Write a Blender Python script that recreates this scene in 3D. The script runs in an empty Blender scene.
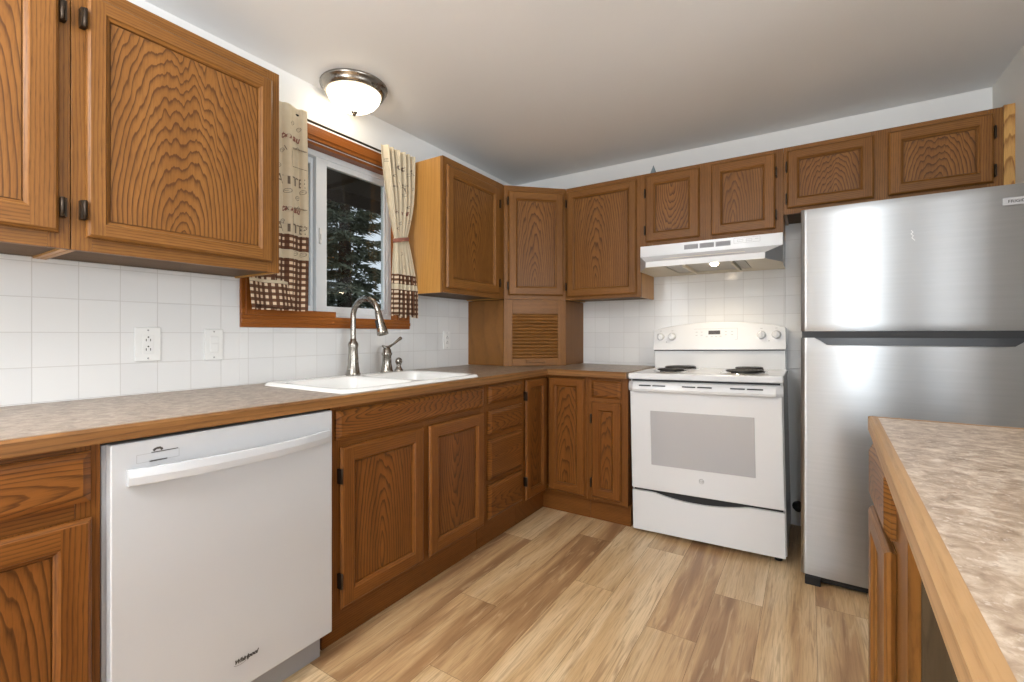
import bpy, bmesh, math, random
from mathutils import Matrix, Vector
random.seed(7)
S = bpy.context.scene
COL = S.collection
R = math.radians
PI = math.pi

# ------------------------------------------------------------------ camera
cam_d = bpy.data.cameras.new('camera'); cam = bpy.data.objects.new('camera', cam_d); COL.objects.link(cam)
cam.location = (2.0006, -3.1857, 1.1213)
cam.rotation_euler = (R(90), 0, R(32.824))
cam_d.sensor_fit = 'HORIZONTAL'; cam_d.sensor_width = 36.0
cam_d.lens = 461.28 * 36.0 / 1024
cam_d.shift_x = (512 - 510.9) / 1024
cam_d.shift_y = -(341 - 334.3) / 1024
cam_d.clip_start = 0.02
S.camera = cam

# ------------------------------------------------------------------ world, lights, exposure
S.view_settings.view_transform = 'Standard'; S.view_settings.look = 'None'
S.view_settings.gamma = 1.0; S.view_settings.use_curve_mapping = False
S.view_settings.exposure = 0.22
W = bpy.data.worlds.new('overcast_sky'); S.world = W; W.use_nodes = True
bg = W.node_tree.nodes['Background']; bg.inputs[0].default_value = (0.80, 0.88, 1.0, 1); bg.inputs[1].default_value = 1.0

def area(name, loc, rot, sx, sy, power, col):
    l = bpy.data.lights.new(name, 'AREA'); l.shape = 'RECTANGLE'; l.size = sx; l.size_y = sy
    l.energy = power; l.color = col
    o = bpy.data.objects.new(name, l); COL.objects.link(o); o.location = loc; o.rotation_euler = rot
    return o
# added area lights in the unseen room behind the camera
area('daylight_patio_door', (2.40, -6.40, 1.10), (R(90), 0, 0), 0.50, 2.0, 58, (0.90, 0.96, 1.0))  # invented source for the refrigerator's bright reflected band
area('daylight_front_window', (3.62, -6.40, 1.25), (R(90), 0, 0), 0.40, 1.5, 13, (0.93, 0.97, 1.0))  # invented source for the dimmer reflected band beside it
area('daylight_side_window', (5.85, -3.6, 1.35), (R(90), 0, R(90)), 2.2, 1.4, 100, (0.90, 0.96, 1.0))  # added fill from the right, window invented
area('daylight_left_rear_window', (0.05, -5.2, 1.45), (R(90), 0, R(-90)), 1.4, 1.2, 40, (0.90, 0.96, 1.0))  # added fill from the left rear, window invented
area('dining_room_ceiling_lamp', (1.0, -3.9, 2.28), (0, 0, 0), 0.7, 0.7, 14, (0.97, 0.98, 1.0))  # added overhead fill, lamp invented
# added fill shining up to brighten the ceiling, no lamp known there
area('dining_room_uplighter', (1.1, -4.15, 1.70), (R(180), 0, 0), 0.5, 0.5, 95, (0.97, 0.98, 1.0))

# ------------------------------------------------------------------ material helpers
def newmat(name):
    m = bpy.data.materials.new(name); m.use_nodes = True
    return m, m.node_tree, m.node_tree.nodes['Principled BSDF']
def L(nt, a, b): nt.links.new(a, b)
def mathn(nt, op, a, b=None, c=None, clamp=False):
    n = nt.nodes.new('ShaderNodeMath'); n.operation = op; n.use_clamp = clamp
    for i, v in enumerate((a, b, c)):
        if v is None: continue
        if isinstance(v, (int, float)): n.inputs[i].default_value = v
        else: L(nt, v, n.inputs[i])
    return n.outputs[0]
def comb(nt, x, y, z):
    n = nt.nodes.new('ShaderNodeCombineXYZ')
    for i, v in enumerate((x, y, z)):
        if isinstance(v, (int, float)): n.inputs[i].default_value = v
        else: L(nt, v, n.inputs[i])
    return n.outputs[0]
def noise(nt, vec, scale, detail=3, rough=.5, dist=0):
    n = nt.nodes.new('ShaderNodeTexNoise'); n.inputs['Scale'].default_value = scale
    n.inputs['Detail'].default_value = detail; n.inputs['Roughness'].default_value = rough
    n.inputs['Distortion'].default_value = dist
    L(nt, vec, n.inputs['Vector']); return n.outputs[0]
def ramp(nt, fac, stops, interp='LINEAR'):
    n = nt.nodes.new('ShaderNodeValToRGB'); n.color_ramp.interpolation = interp
    el = n.color_ramp.elements
    while len(el) < len(stops): el.new(0.5)
    for e, (p, c) in zip(el, stops):
        e.position = p; e.color = (*c, 1) if len(c) == 3 else c
    L(nt, fac, n.inputs[0]); return n.outputs[0]
def mix(nt, fac, a, b, mode='MIX'):
    n = nt.nodes.new('ShaderNodeMix'); n.data_type = 'RGBA'; n.blend_type = mode
    for i, v in ((0, fac), (6, a), (7, b)):
        if isinstance(v, (int, float)): n.inputs[i].default_value = v
        elif isinstance(v, tuple): n.inputs[i].default_value = (*v, 1)
        else: L(nt, v, n.inputs[i])
    return n.outputs[2]
def bump(nt, h, strength, dist, bs):
    n = nt.nodes.new('ShaderNodeBump'); n.inputs['Strength'].default_value = strength
    n.inputs['Distance'].default_value = dist
    L(nt, h, n.inputs['Height']); L(nt, n.outputs[0], bs.inputs['Normal'])
def plain(name, col, rough=.5, metal=0.0, coat=0.0, emit=None, es=0):
    m, nt, b = newmat(name)
    b.inputs['Base Color'].default_value = (*col, 1); b.inputs['Roughness'].default_value = rough
    b.inputs['Metallic'].default_value = metal; b.inputs['Coat Weight'].default_value = coat
    if emit: b.inputs['Emission Color'].default_value = (*emit, 1); b.inputs['Emission Strength'].default_value = es
    # faint unevenness, so the surface is not one flat value
    tc = nt.nodes.new('ShaderNodeTexCoord')
    nz = noise(nt, tc.outputs['Object'], 9, 3)
    mr = nt.nodes.new('ShaderNodeMapRange'); L(nt, nz, mr.inputs[0])
    mr.inputs[3].default_value = max(0, rough - .04); mr.inputs[4].default_value = min(1, rough + .04)
    L(nt, mr.outputs[0], b.inputs['Roughness'])
    return m
def attr(nt, name):
    n = nt.nodes.new('ShaderNodeAttribute'); n.attribute_name = name; return n.outputs['Vector']
def sep(nt, v):
    n = nt.nodes.new('ShaderNodeSeparateXYZ'); L(nt, v, n.inputs[0]); return n.outputs

def oak(name, light, mid, dark, rough=.40, contrast=1.0, freq=112.0, coat=.10):
    """plain-sawn oak: growth rings cut by the board give cathedral arches;
    gr = (across, along, seed), gp = (pith distance, taper, tone)"""
    m, nt, b = newmat(name)
    g = sep(nt, attr(nt, 'gr')); p = sep(nt, attr(nt, 'gp'))
    u, v, s = g[0], g[1], g[2]
    def nz(a_, c_, k_, det=2): return mathn(nt, 'MULTIPLY', mathn(nt, 'SUBTRACT', noise(nt, comb(nt, mathn(nt, 'MULTIPLY', u, a_), mathn(nt, 'MULTIPLY', v, c_), s), 1.0, det), .5), k_)
    d = mathn(nt, 'ADD', p[0], mathn(nt, 'MULTIPLY', p[1], v))
    # wander of the pith and wobble of the rings matter where the board is cut near the pith
    amp = mathn(nt, 'ADD', .2, mathn(nt, 'MULTIPLY', mathn(nt, 'ABSOLUTE', p[1]), 2.6))
    cst = mathn(nt, 'ADD', .50, mathn(nt, 'MINIMUM', mathn(nt, 'MULTIPLY', mathn(nt, 'ABSOLUTE', p[1]), 3.2), .5))
    d = mathn(nt, 'ADD', d, mathn(nt, 'MULTIPLY', amp, mathn(nt, 'ADD', nz(9.0, 1.6, .065), mathn(nt, 'ADD', nz(40, 4, .034, 1), nz(110, 9, .010, 1)))))
    uu = mathn(nt, 'ADD', u, nz(4, 1.3, .030)); uu = mathn(nt, 'ADD', uu, nz(30, 10, .004))
    r = mathn(nt, 'SQRT', mathn(nt, 'ADD', mathn(nt, 'MULTIPLY', uu, uu), mathn(nt, 'MULTIPLY', d, d)))
    rr = mathn(nt, 'MULTIPLY', r, freq)
    fr = mathn(nt, 'FRACT', rr)
    line = ramp(nt, fr, [(0, (0, 0, 0)), (.45, (.06,) * 3), (.70, (.45,) * 3), (.86, (1, 1, 1)), (.95, (.75,) * 3), (1.0, (.0,) * 3)])
    # open pores, long and thin
    pv = comb(nt, mathn(nt, 'MULTIPLY', u, 420), mathn(nt, 'MULTIPLY', v, 22), s)
    pore = noise(nt, pv, 1.0, 2, .6)
    pr = ramp(nt, pore, [(.36, (1, 1, 1)), (.52, (0, 0, 0))])
    bv = comb(nt, mathn(nt, 'MULTIPLY', u, 30), mathn(nt, 'MULTIPLY', v, 1.6), s)
    band = noise(nt, bv, 1.0, 3)
    base = mix(nt, ramp(nt, band, [(.3, (0, 0, 0)), (.7, (1, 1, 1))]), light, mid)
    c = mix(nt, mathn(nt, 'MULTIPLY', mathn(nt, 'MULTIPLY', line, cst), .80 * contrast, clamp=True), base, dark)
    c = mix(nt, mathn(nt, 'MULTIPLY', mathn(nt, 'MULTIPLY', pr, .34 * contrast), mathn(nt, 'ADD', .5, line), clamp=True), c, dark)
    hs = nt.nodes.new('ShaderNodeHueSaturation'); L(nt, c, hs.inputs['Color'])
    L(nt, mathn(nt, 'ADD', 1.0, p[2]), hs.inputs['Value'])
    L(nt, hs.outputs[0], b.inputs['Base Color'])
    b.inputs['Roughness'].default_value = rough; b.inputs['Coat Weight'].default_value = coat
    b.inputs['Coat Roughness'].default_value = .30; b.inputs['Specular IOR Level'].default_value = .22
    bump(nt, mathn(nt, 'ADD', mathn(nt, 'MULTIPLY', pr, -.5), mathn(nt, 'MULTIPLY', line, -.3)), .25, .0006, b)
    return m

M = {}
M['oak'] = oak('honey_oak', (.268, .116, .028), (.205, .083, .017), (.066, .023, .007), contrast=1.1)
M['oak_low'] = oak('worn_honey_oak', (.232, .084, .016), (.168, .057, .010), (.044, .014, .003), rough=.40)  # darker, redder oak tone for the base cabinets along the walls
M['oak_side'] = oak('golden_oak_veneer', (.56, .285, .075), (.49, .235, .058), (.30, .125, .03), contrast=.45, rough=.32)
M['oak_panel'] = oak('quiet_oak_panel', (.245, .105, .027), (.20, .083, .018), (.10, .038, .010), contrast=.5)
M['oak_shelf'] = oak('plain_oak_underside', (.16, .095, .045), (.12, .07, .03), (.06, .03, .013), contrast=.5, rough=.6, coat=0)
M['oak_dull'] = oak('dull_brown_panel_veneer', (.105, .072, .038), (.08, .052, .027), (.04, .024, .012), contrast=.6, rough=.6, coat=0)  # shade of the knee space put into a darker oak colour
M['oak_fill'] = oak('pale_filler_oak', (.62, .36, .12), (.52, .28, .085), (.22, .09, .025), contrast=1.0, freq=70)
M['trim'] = oak('window_casing_wood', (.35, .115, .022), (.26, .078, .014), (.12, .034, .007), contrast=.6, rough=.3)
M['nosing'] = oak('worn_counter_nosing', (.29, .135, .042), (.20, .088, .027), (.06, .025, .009), contrast=.9, rough=.45, freq=60)
M['nosing_pale'] = oak('pale_counter_nosing', (.42, .255, .12), (.34, .195, .085), (.17, .088, .034), contrast=.6, rough=.5, freq=60)
M['white'] = plain('white_enamel', (.74, .745, .75), .22, coat=.3)
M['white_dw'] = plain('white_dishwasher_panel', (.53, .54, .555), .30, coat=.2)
M['white_plastic'] = plain('white_plastic', (.82, .82, .80), .35)
M['vinyl'] = plain('white_vinyl', (.80, .83, .85), .35)
M['porcelain'] = plain('white_porcelain', (.86, .86, .84), .10, coat=.5)
M['nickel'] = plain('brushed_nickel', (.33, .305, .27), .27, 1.0)
M['chrome'] = plain('chrome', (.75, .75, .76), .12, 1.0)
M['black'] = plain('black_gap', (.008, .008, .009), .5)
M['black_metal'] = plain('black_coil_metal', (.03, .028, .026), .42, .3)
M['bronze'] = plain('dark_bronze', (.045, .032, .022), .35, .8)
M['grey'] = plain('grey_painted_steel', (.33, .33, .34), .45)
M['hood_end'] = plain('hood_end_paint', (.48, .49, .50), .4)  # shade on the hood's angled ends put into the colour
M['greylt'] = plain('light_grey_plastic', (.50, .50, .51), .4)
M['greydk'] = plain('dark_grey_plastic', (.028, .031, .036), .30)
M['ovenglass'] = plain('grey_oven_window', (.44, .44, .45), .16, coat=.5)
M['cream'] = plain('cream_underside', (.66, .60, .48), .45)
M['filter'] = plain('aluminium_filter', (.42, .39, .34), .35, .8)
M['print'] = plain('dark_print', (.06, .055, .05), .6)
M['print_grey'] = plain('grey_print', (.36, .36, .36), .6)
M['ink'] = plain('brown_ink', (.16, .12, .085), .9)
M['ink_red'] = plain('red_brown_ink', (.25, .10, .07), .9)
M['display'] = plain('dark_display', (.05, .04, .035), .2)
M['slate'] = plain('blue_grey_paint', (.22, .27, .30), .6)
M['bulb'] = plain('lit_bulb', (1, 1, 1), .5, emit=(1, .80, .55), es=28)
M['dome'] = plain('lit_frosted_glass', (1, .97, .9), .4, emit=(1.0, .87, .66), es=5.5)
M['bark'] = plain('bark', (.085, .06, .045), .9)
M['soffit'] = plain('brown_soffit', (.09, .065, .05), .8)

def wallpaint(name, col, sc=60):
    m, nt, b = newmat(name)
    tc = nt.nodes.new('ShaderNodeTexCoord')
    n1 = noise(nt, tc.outputs['Object'], 1.2, 4)
    c = mix(nt, ramp(nt, n1, [(.3, (0, 0, 0)), (.7, (1, 1, 1))]), tuple(x * .97 for x in col), col)
    L(nt, c, b.inputs['Base Color']); b.inputs['Roughness'].default_value = .65
    bump(nt, noise(nt, tc.outputs['Object'], sc, 3), .12, .002, b)
    return m
M['wall'] = wallpaint('white_wall_paint', (.82, .82, .81))
M['wall_r'] = wallpaint('warm_white_wall_paint', (.76, .745, .70))
M['ceil'] = wallpaint('ceiling_paint', (.83, .84, .845), 35)
M['wall_dim'] = wallpaint('taupe_wall_paint', (.15, .147, .142))  # unseen walls darkened to deepen the refrigerator's reflections
M['ground'] = wallpaint('forest_ground', (.05, .06, .03))

def tile(name, ax, off):
    m, nt, b = newmat(name)
    geo = nt.nodes.new('ShaderNodeNewGeometry'); g = sep(nt, geo.outputs['Position'])
    v = comb(nt, mathn(nt, 'SUBTRACT', g[ax], off[0]), mathn(nt, 'SUBTRACT', g[2], off[1]), 0)
    t = nt.nodes.new('ShaderNodeTexBrick'); L(nt, v, t.inputs['Vector'])
    t.offset = 0; t.squash = 1
    t.inputs['Color1'].default_value = (.80, .80, .79, 1); t.inputs['Color2'].default_value = (.75, .75, .745, 1)
    t.inputs['Mortar'].default_value = (.60, .59, .57, 1)
    t.inputs['Scale'].default_value = 1; t.inputs['Mortar Size'].default_value = .0013
    t.inputs['Mortar Smooth'].default_value = .3
    t.inputs['Brick Width'].default_value = off[2]; t.inputs['Row Height'].default_value = off[2]
    L(nt, t.outputs['Color'], b.inputs['Base Color'])
    r = nt.nodes.new('ShaderNodeMapRange'); L(nt, t.outputs['Fac'], r.inputs[0])
    r.inputs[3].default_value = .16; r.inputs[4].default_value = .7; L(nt, r.outputs[0], b.inputs['Roughness'])
    h = mathn(nt, 'ADD', mathn(nt, 'MULTIPLY', t.outputs['Fac'], -1.0), mathn(nt, 'MULTIPLY', noise(nt, v, 7, 2), .5))
    bump(nt, h, .5, .0016, b)
    return m
M['tile_left'] = tile('white_wall_tile_left', 1, (-2.789, 1.018, .1097))
M['tile_back'] = tile('white_wall_tile_back', 0, (1.119, 1.352, .1085))

def laminate(name, k=1.0):
    m, nt, b = newmat(name)
    geo = nt.nodes.new('ShaderNodeNewGeometry'); P = geo.outputs['Position']
    n1 = noise(nt, P, 34, 5, .62, .6); n2 = noise(nt, P, 120, 3, .6); n3 = noise(nt, P, 5, 2)
    c = ramp(nt, n1, [(.30, (.20 * k, .13 * k, .085 * k)), (.45, (.34 * k, .25 * k, .175 * k)), (.56, (.45 * k, .35 * k, .26 * k)), (.70, (.62 * k, .53 * k, .43 * k))])
    c = mix(nt, ramp(nt, n2, [(.58, (0, 0, 0)), (.70, (.7,) * 3)]), c, (.62 * k, .54 * k, .46 * k))
    c = mix(nt, ramp(nt, n2, [(.28, (.6,) * 3), (.40, (0, 0, 0))]), c, (.22 * k, .15 * k, .11 * k))
    L(nt, c, b.inputs['Base Color']); b.inputs['Roughness'].default_value = .34
    bump(nt, n2, .15, .001, b)
    return m
M['laminate'] = laminate('mottled_brown_laminate', .70)  # dimmer copy: darkening from the glancing view put into the colour
M['laminate_pale'] = laminate('mottled_beige_laminate', 1.0)  # same laminate, lighter copy for the better lit peninsula

def plank(name):
    m, nt, b = newmat(name)
    g = sep(nt, attr(nt, 'gr')); p = sep(nt, attr(nt, 'gp'))
    u, v, s = g[0], g[1], g[2]
    def nz(a, c, det=3, di=0.0, so=0.0, rg=.55):
        return noise(nt, comb(nt, mathn(nt, 'MULTIPLY', u, a), mathn(nt, 'MULTIPLY', v, c), mathn(nt, 'ADD', s, so)), 1.0, det, rg, di)
    big = nz(9, .9, 3, .5)
    big = mathn(nt, 'ADD', big, p[0])
    c = ramp(nt, big, [(.28, (.74, .56, .34)), (.42, (.62, .425, .225)), (.54, (.54, .345, .17)), (.64, (.38, .215, .10)), (.78, (.24, .125, .055))])
    st = nz(48, 2.6, 4, 1.6, 3.1)
    c = mix(nt, ramp(nt, st, [(.52, (0, 0, 0)), (.68, (.60,) * 3)]), c, (.26, .135, .06))
    st2 = nz(36, 3.0, 3, 1.6, 9.7)
    c = mix(nt, ramp(nt, st2, [(.56, (0, 0, 0)), (.68, (.5,) * 3)]), c, (.68, .50, .29))
    fine = nz(300, 9, 2, 0, 5.5)
    c = mix(nt, ramp(nt, fine, [(.38, (.22,) * 3), (.52, (0, 0, 0))]), c, (.22, .115, .05))
    hs = nt.nodes.new('ShaderNodeHueSaturation'); L(nt, c, hs.inputs['Color'])
    L(nt, mathn(nt, 'ADD', 1.0, p[2]), hs.inputs['Value'])
    L(nt, hs.outputs[0], b.inputs['Base Color'])
    b.inputs['Roughness'].default_value = .36
    bump(nt, fine, .1, .0006, b)
    return m
M['plank'] = plank('tan_vinyl_plank')
M['plank_gap'] = plain('plank_joint', (.14, .08, .04), .7)

def steel(name):
    m, nt, b = newmat(name)
    tc = nt.nodes.new('ShaderNodeTexCoord')
    mp = nt.nodes.new('ShaderNodeMapping'); mp.inputs['Scale'].default_value = (1.5, 1.5, 500); L(nt, tc.outputs['Object'], mp.inputs[0])
    n1 = noise(nt, mp.outputs[0], 1.0, 3, .6)
    mp2 = nt.nodes.new('ShaderNodeMapping'); mp2.inputs['Scale'].default_value = (3, 3, 90); L(nt, tc.outputs['Object'], mp2.inputs[0])
    n2 = noise(nt, mp2.outputs[0], 1.0, 4, .6)
    L(nt, mix(nt, n2, (.42, .43, .44), (.50, .51, .52)), b.inputs['Base Color'])
    b.inputs['Metallic'].default_value = 1
    r = nt.nodes.new('ShaderNodeMapRange'); L(nt, n1, r.inputs[0]); r.inputs[3].default_value = .31; r.inputs[4].default_value = .36
    L(nt, r.outputs[0], b.inputs['Roughness'])
    b.inputs['Anisotropic'].default_value = .98
    L(nt, comb(nt, 0.0, 0.0, 1.0), b.inputs['Tangent'])
    bump(nt, n1, .05, .0004, b)
    return m
M['steel'] = steel('brushed_stainless_steel')

def cloth(name):
    m, nt, b = newmat(name)
    g = sep(nt, attr(nt, 'gr')); u, v, flag = g[0], g[1], g[2]
    per = 1 / .0265
    a = mathn(nt, 'GREATER_THAN', mathn(nt, 'FRACT', mathn(nt, 'MULTIPLY', u, per)), .48)
    c = mathn(nt, 'GREATER_THAN', mathn(nt, 'FRACT', mathn(nt, 'MULTIPLY', v, per)), .48)
    tot = mathn(nt, 'MULTIPLY', mathn(nt, 'ADD', a, c), .5)
    gc = ramp(nt, tot, [(0, (.80, .64, .46)), (.5, (.155, .070, .034)), (1.0, (.105, .042, .020))])
    n1 = noise(nt, comb(nt, u, v, 0), 45, 3)
    cream = mix(nt, n1, (.66, .56, .39), (.73, .64, .48))
    col = mix(nt, mathn(nt, 'GREATER_THAN', flag, .5), cream, gc)
    L(nt, col, b.inputs['Base Color']); b.inputs['Roughness'].default_value = .85
    wv = noise(nt, comb(nt, u, v, 0), 700, 1)
    bump(nt, wv, .2, .0006, b)
    # thin cloth lets some light through
    tr = nt.nodes.new('ShaderNodeBsdfTranslucent'); L(nt, col, tr.inputs[0])
    ms = nt.nodes.new('ShaderNodeMixShader'); ms.inputs[0].default_value = .18
    L(nt, b.outputs[0], ms.inputs[1]); L(nt, tr.outputs[0], ms.inputs[2])
    L(nt, ms.outputs[0], nt.nodes['Material Output'].inputs[0])
    return m
M['cloth'] = cloth('printed_curtain_cloth')

def glass(name):
    m, nt, b = newmat(name)
    nt.nodes.remove(b)
    t = nt.nodes.new('ShaderNodeBsdfTransparent'); t.inputs[0].default_value = (.86, .88, .87, 1)
    gl = nt.nodes.new('ShaderNodeBsdfGlossy'); gl.inputs['Roughness'].default_value = .01
    fr = nt.nodes.new('ShaderNodeFresnel'); fr.inputs[0].default_value = 1.52
    geo = nt.nodes.new('ShaderNodeNewGeometry')
    ms = nt.nodes.new('ShaderNodeMixShader'); L(nt, mathn(nt, 'MULTIPLY', fr.outputs[0], mathn(nt, 'SUBTRACT', 1.0, geo.outputs['Backfacing'])), ms.inputs[0]); L(nt, t.outputs[0], ms.inputs[1]); L(nt, gl.outputs[0], ms.inputs[2])
    L(nt, ms.outputs[0], nt.nodes['Material Output'].inputs[0])
    return m
M['glass'] = glass('window_glass')

def foliage(name, c1, c2):
    m, nt, b = newmat(name)
    geo = nt.nodes.new('ShaderNodeNewGeometry')
    n1 = noise(nt, geo.outputs['Position'], 6, 3)
    L(nt, mix(nt, n1, c1, c2), b.inputs['Base Color']); b.inputs['Roughness'].default_value = .6
    return m
M['needles'] = foliage('spruce_needles', (.09, .10, .06), (.26, .28, .20))
M['needles_far'] = foliage('far_spruce_needles', (.10, .13, .10), (.28, .33, .26))

# ------------------------------------------------------------------ mesh builder
class MB:
    def __init__(self): self.v = []; self.f = []; self.gr = []; self.gp = []; self.mi = []; self.sm = []; self.T = Matrix.Identity(4)
    def face(self, pts, gr, gp=(0.03, .04, 0), mi=0, smooth=False):
        i = len(self.v)
        for p in pts: self.v.append(tuple(self.T @ Vector(p)))
        self.gr += gr; self.gp += [gp] * len(pts)
        self.f.append(list(range(i, i + len(pts)))); self.mi.append(mi); self.sm.append(smooth)
    def grid(self, P, mi=0, smooth=True, closeu=False, closev=False, gr=None):
        """P[i][j] grid of points"""
        n, k = len(P), len(P[0]); i0 = len(self.v)
        for i in range(n):
            for j in range(k):
                self.v.append(tuple(self.T @ Vector(P[i][j])))
                self.gr.append(gr[i][j] if gr else (0, 0, 0)); self.gp.append((0.03, .04, 0))
        for i in range(n if closeu else n - 1):
            for j in range(k if closev else k - 1):
                a, b = (i + 1) % n, (j + 1) % k
                self.f.append([i0 + i * k + j, i0 + a * k + j, i0 + a * k + b, i0 + i * k + b]); self.mi.append(mi); self.sm.append(smooth)
    def box(self, x0, x1, y0, y1, z0, z1, g='z', mi=0, tone=None, gp=None, off=None):
        if x0 > x1: x0, x1 = x1, x0
        if y0 > y1: y0, y1 = y1, y0
        if z0 > z1: z0, z1 = z1, z0
        if tone is None: tone = random.uniform(-.07, .07)
        gp = gp or (random.uniform(.0, .03), random.uniform(-.03, .03), tone)
        seed = random.uniform(0, 50); gi = 'xyz'.index(g); o = [k for k in range(3) if k != gi]
        c = ((x0 + x1) / 2, (y0 + y1) / 2, (z0 + z1) / 2); dm = (x1 - x0, y1 - y0, z1 - z0); hw = [dm[k] for k in o]
        if off is None: off = random.choice((-1, 1)) * random.uniform(.12, .3)
        P = [(x, y, z) for x in (x0, x1) for y in (y0, y1) for z in (z0, z1)]
        def G(p): return ((p[o[0]] - c[o[0]]) * (1 if hw[0] > .03 else .3) + (p[o[1]] - c[o[1]]) * (1 if hw[1] > .03 else .3) + off, p[gi] - c[gi], seed)
        i = len(self.v)
        for p in P: self.v.append(tuple(self.T @ Vector(p))); self.gr.append(G(p)); self.gp.append(gp)
        for q in ((0, 1, 3, 2), (4, 6, 7, 5), (0, 4, 5, 1), (2, 3, 7, 6), (0, 2, 6, 4), (1, 5, 7, 3)):
            self.f.append([i + a for a in q]); self.mi.append(mi); self.sm.append(False)
    def lathe(self, prof, c, n=28, mi=0, axis='z', a0=0, a1=2 * PI):
        P = []
        for k in range(n):
            a = a0 + (a1 - a0) * k / n; row = []
            for r, h in prof:
                p = (r * math.cos(a), r * math.sin(a), h)
                if axis == 'y': p = (p[0], -p[2], p[1])
                if axis == 'x': p = (p[2], p[0], p[1])
                row.append((c[0] + p[0], c[1] + p[1], c[2] + p[2]))
            P.append(row)
        self.grid(P, mi, True, closeu=True)
    def tube(self, path, r, n=10, mi=0, closed=False, caps=True):
        pts = [Vector(p) for p in path]; K = len(pts); rings = []
        rr = r if isinstance(r, (list, tuple)) else [r] * K
        up = Vector((0, 0, 1)); prev = None
        for i in range(K):
            if closed: t = pts[(i + 1) % K] - pts[i - 1]
            else: t = pts[min(i + 1, K - 1)] - pts[max(i - 1, 0)]
            t.normalize()
            if prev is None:
                a = up if abs(t.z) < .9 else Vector((1, 0, 0)); n1 = t.cross(a).normalized()
            else: n1 = (prev - t * prev.dot(t)).normalized()
            prev = n1; n2 = t.cross(n1)
            rings.append([tuple(pts[i] + (n1 * math.cos(2 * PI * k / n) + n2 * math.sin(2 * PI * k / n)) * rr[i]) for k in range(n)])
        self.grid(rings, mi, True, closeu=closed, closev=True)
        if caps and not closed:
            for ring in (rings[0], rings[-1]): self.face(ring, [(0, 0, 0)] * n, mi=mi)
    def prism(self, poly, h0, h1, axis='z', mi=0, g='z', tone=0.0, smooth=False):
        """extrude a 2D polygon along an axis: z -> (x,y), y -> (x,z), x -> (y,z)"""
        def P(a, b, h): return (a, b, h) if axis == 'z' else (a, h, b) if axis == 'y' else (h, a, b)
        seed = random.uniform(0, 50); gp = (random.uniform(.0, .03), random.uniform(-.03, .03), tone); off = random.uniform(.12, .3)
        gi = 'xyz'.index(g); o = [k for k in range(3) if k != gi]
        def G(p): return (p[o[0]] + p[o[1]] + off, p[gi], seed)
        A = [P(a, b, h0) for a, b in poly]; B = [P(a, b, h1) for a, b in poly]; n = len(poly)
        self.face(A, [G(p) for p in A], gp, mi); self.face(B[::-1], [G(p) for p in B[::-1]], gp, mi)
        for k in range(n):
            q = [A[k], A[(k + 1) % n], B[(k + 1) % n], B[k]]
            self.face(q, [G(p) for p in q], gp, mi, smooth)
    def build(self, name, mats, parent=None, bevel=0, seg=2, merge=True, solid=0):
        me = bpy.data.meshes.new(name); me.from_pydata(self.v, [], self.f)
        a = me.attributes.new('gr', 'FLOAT_VECTOR', 'POINT'); a.data.foreach_set('vector', [c for t in self.gr for c in t])
        a = me.attributes.new('gp', 'FLOAT_VECTOR', 'POINT'); a.data.foreach_set('vector', [c for t in self.gp for c in t])
        if not isinstance(mats, (list, tuple)): mats = [mats]
        for m in mats: me.materials.append(M[m])
        me.polygons.foreach_set('material_index', self.mi); me.polygons.foreach_set('use_smooth', self.sm)
        bm = bmesh.new(); bm.from_mesh(me)
        if merge == 'all': bmesh.ops.remove_doubles(bm, verts=bm.verts, dist=1e-5)
        bmesh.ops.recalc_face_normals(bm, faces=bm.faces); bm.to_mesh(me); bm.free()
        me.update()
        o = bpy.data.objects.new(name, me); COL.objects.link(o)
        if parent: o.parent = parent
        if solid:
            s = o.modifiers.new('solid', 'SOLIDIFY'); s.thickness = solid; s.offset = 0
        if bevel:
            bv = o.modifiers.new('bevel', 'BEVEL'); bv.width = bevel; bv.segments = seg; bv.limit_method = 'ANGLE'; bv.angle_limit = R(40)
            bv.harden_normals = True
        return o

def tag(o, label, cat, group=None):
    o['label'] = label; o['category'] = cat
    if group: o['group'] = group
    return o
def thing(name, label, cat, loc=(0, 0, 0), rz=0, group=None, ry=0):
    o = bpy.data.objects.new(name, None); COL.objects.link(o); o.empty_display_size = .05
    o.location = loc; o.rotation_euler = (0, R(ry), R(rz)); return tag(o, label, cat, group)
def struct(o): o['kind'] = 'structure'; return o

def text_polys(s, size, bold=0.0, shear=0.0):
    """flat text as triangles in 2D, using Blender's built-in font"""
    cu = bpy.data.curves.new('lettering_source', 'FONT'); cu.body = s; cu.size = size; cu.offset = bold; cu.shear = shear
    cu.resolution_u = 3
    o = bpy.data.objects.new('lettering_source', cu); COL.objects.link(o)
    dg = bpy.context.evaluated_depsgraph_get(); dg.update()
    me = bpy.data.meshes.new_from_object(o.evaluated_get(dg))
    vs = [tuple(v.co)[:2] for v in me.vertices]; fs = [list(p.vertices) for p in me.polygons]
    bpy.data.objects.remove(o); bpy.data.curves.remove(cu); bpy.data.meshes.remove(me)
    return vs, fs
def add_text(mb, s, size, fn, mi=0, bold=0.0, shear=0.0, center=False):
    vs, fs = text_polys(s, size, bold, shear)
    if not vs: return
    w = max(v[0] for v in vs); cx = w / 2 if center else 0
    for f in fs:
        q = [fn(vs[i][0] - cx, vs[i][1]) for i in f]
        if None not in q: mb.face(q, [(0, 0, 0)] * len(f), mi=mi)
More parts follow.
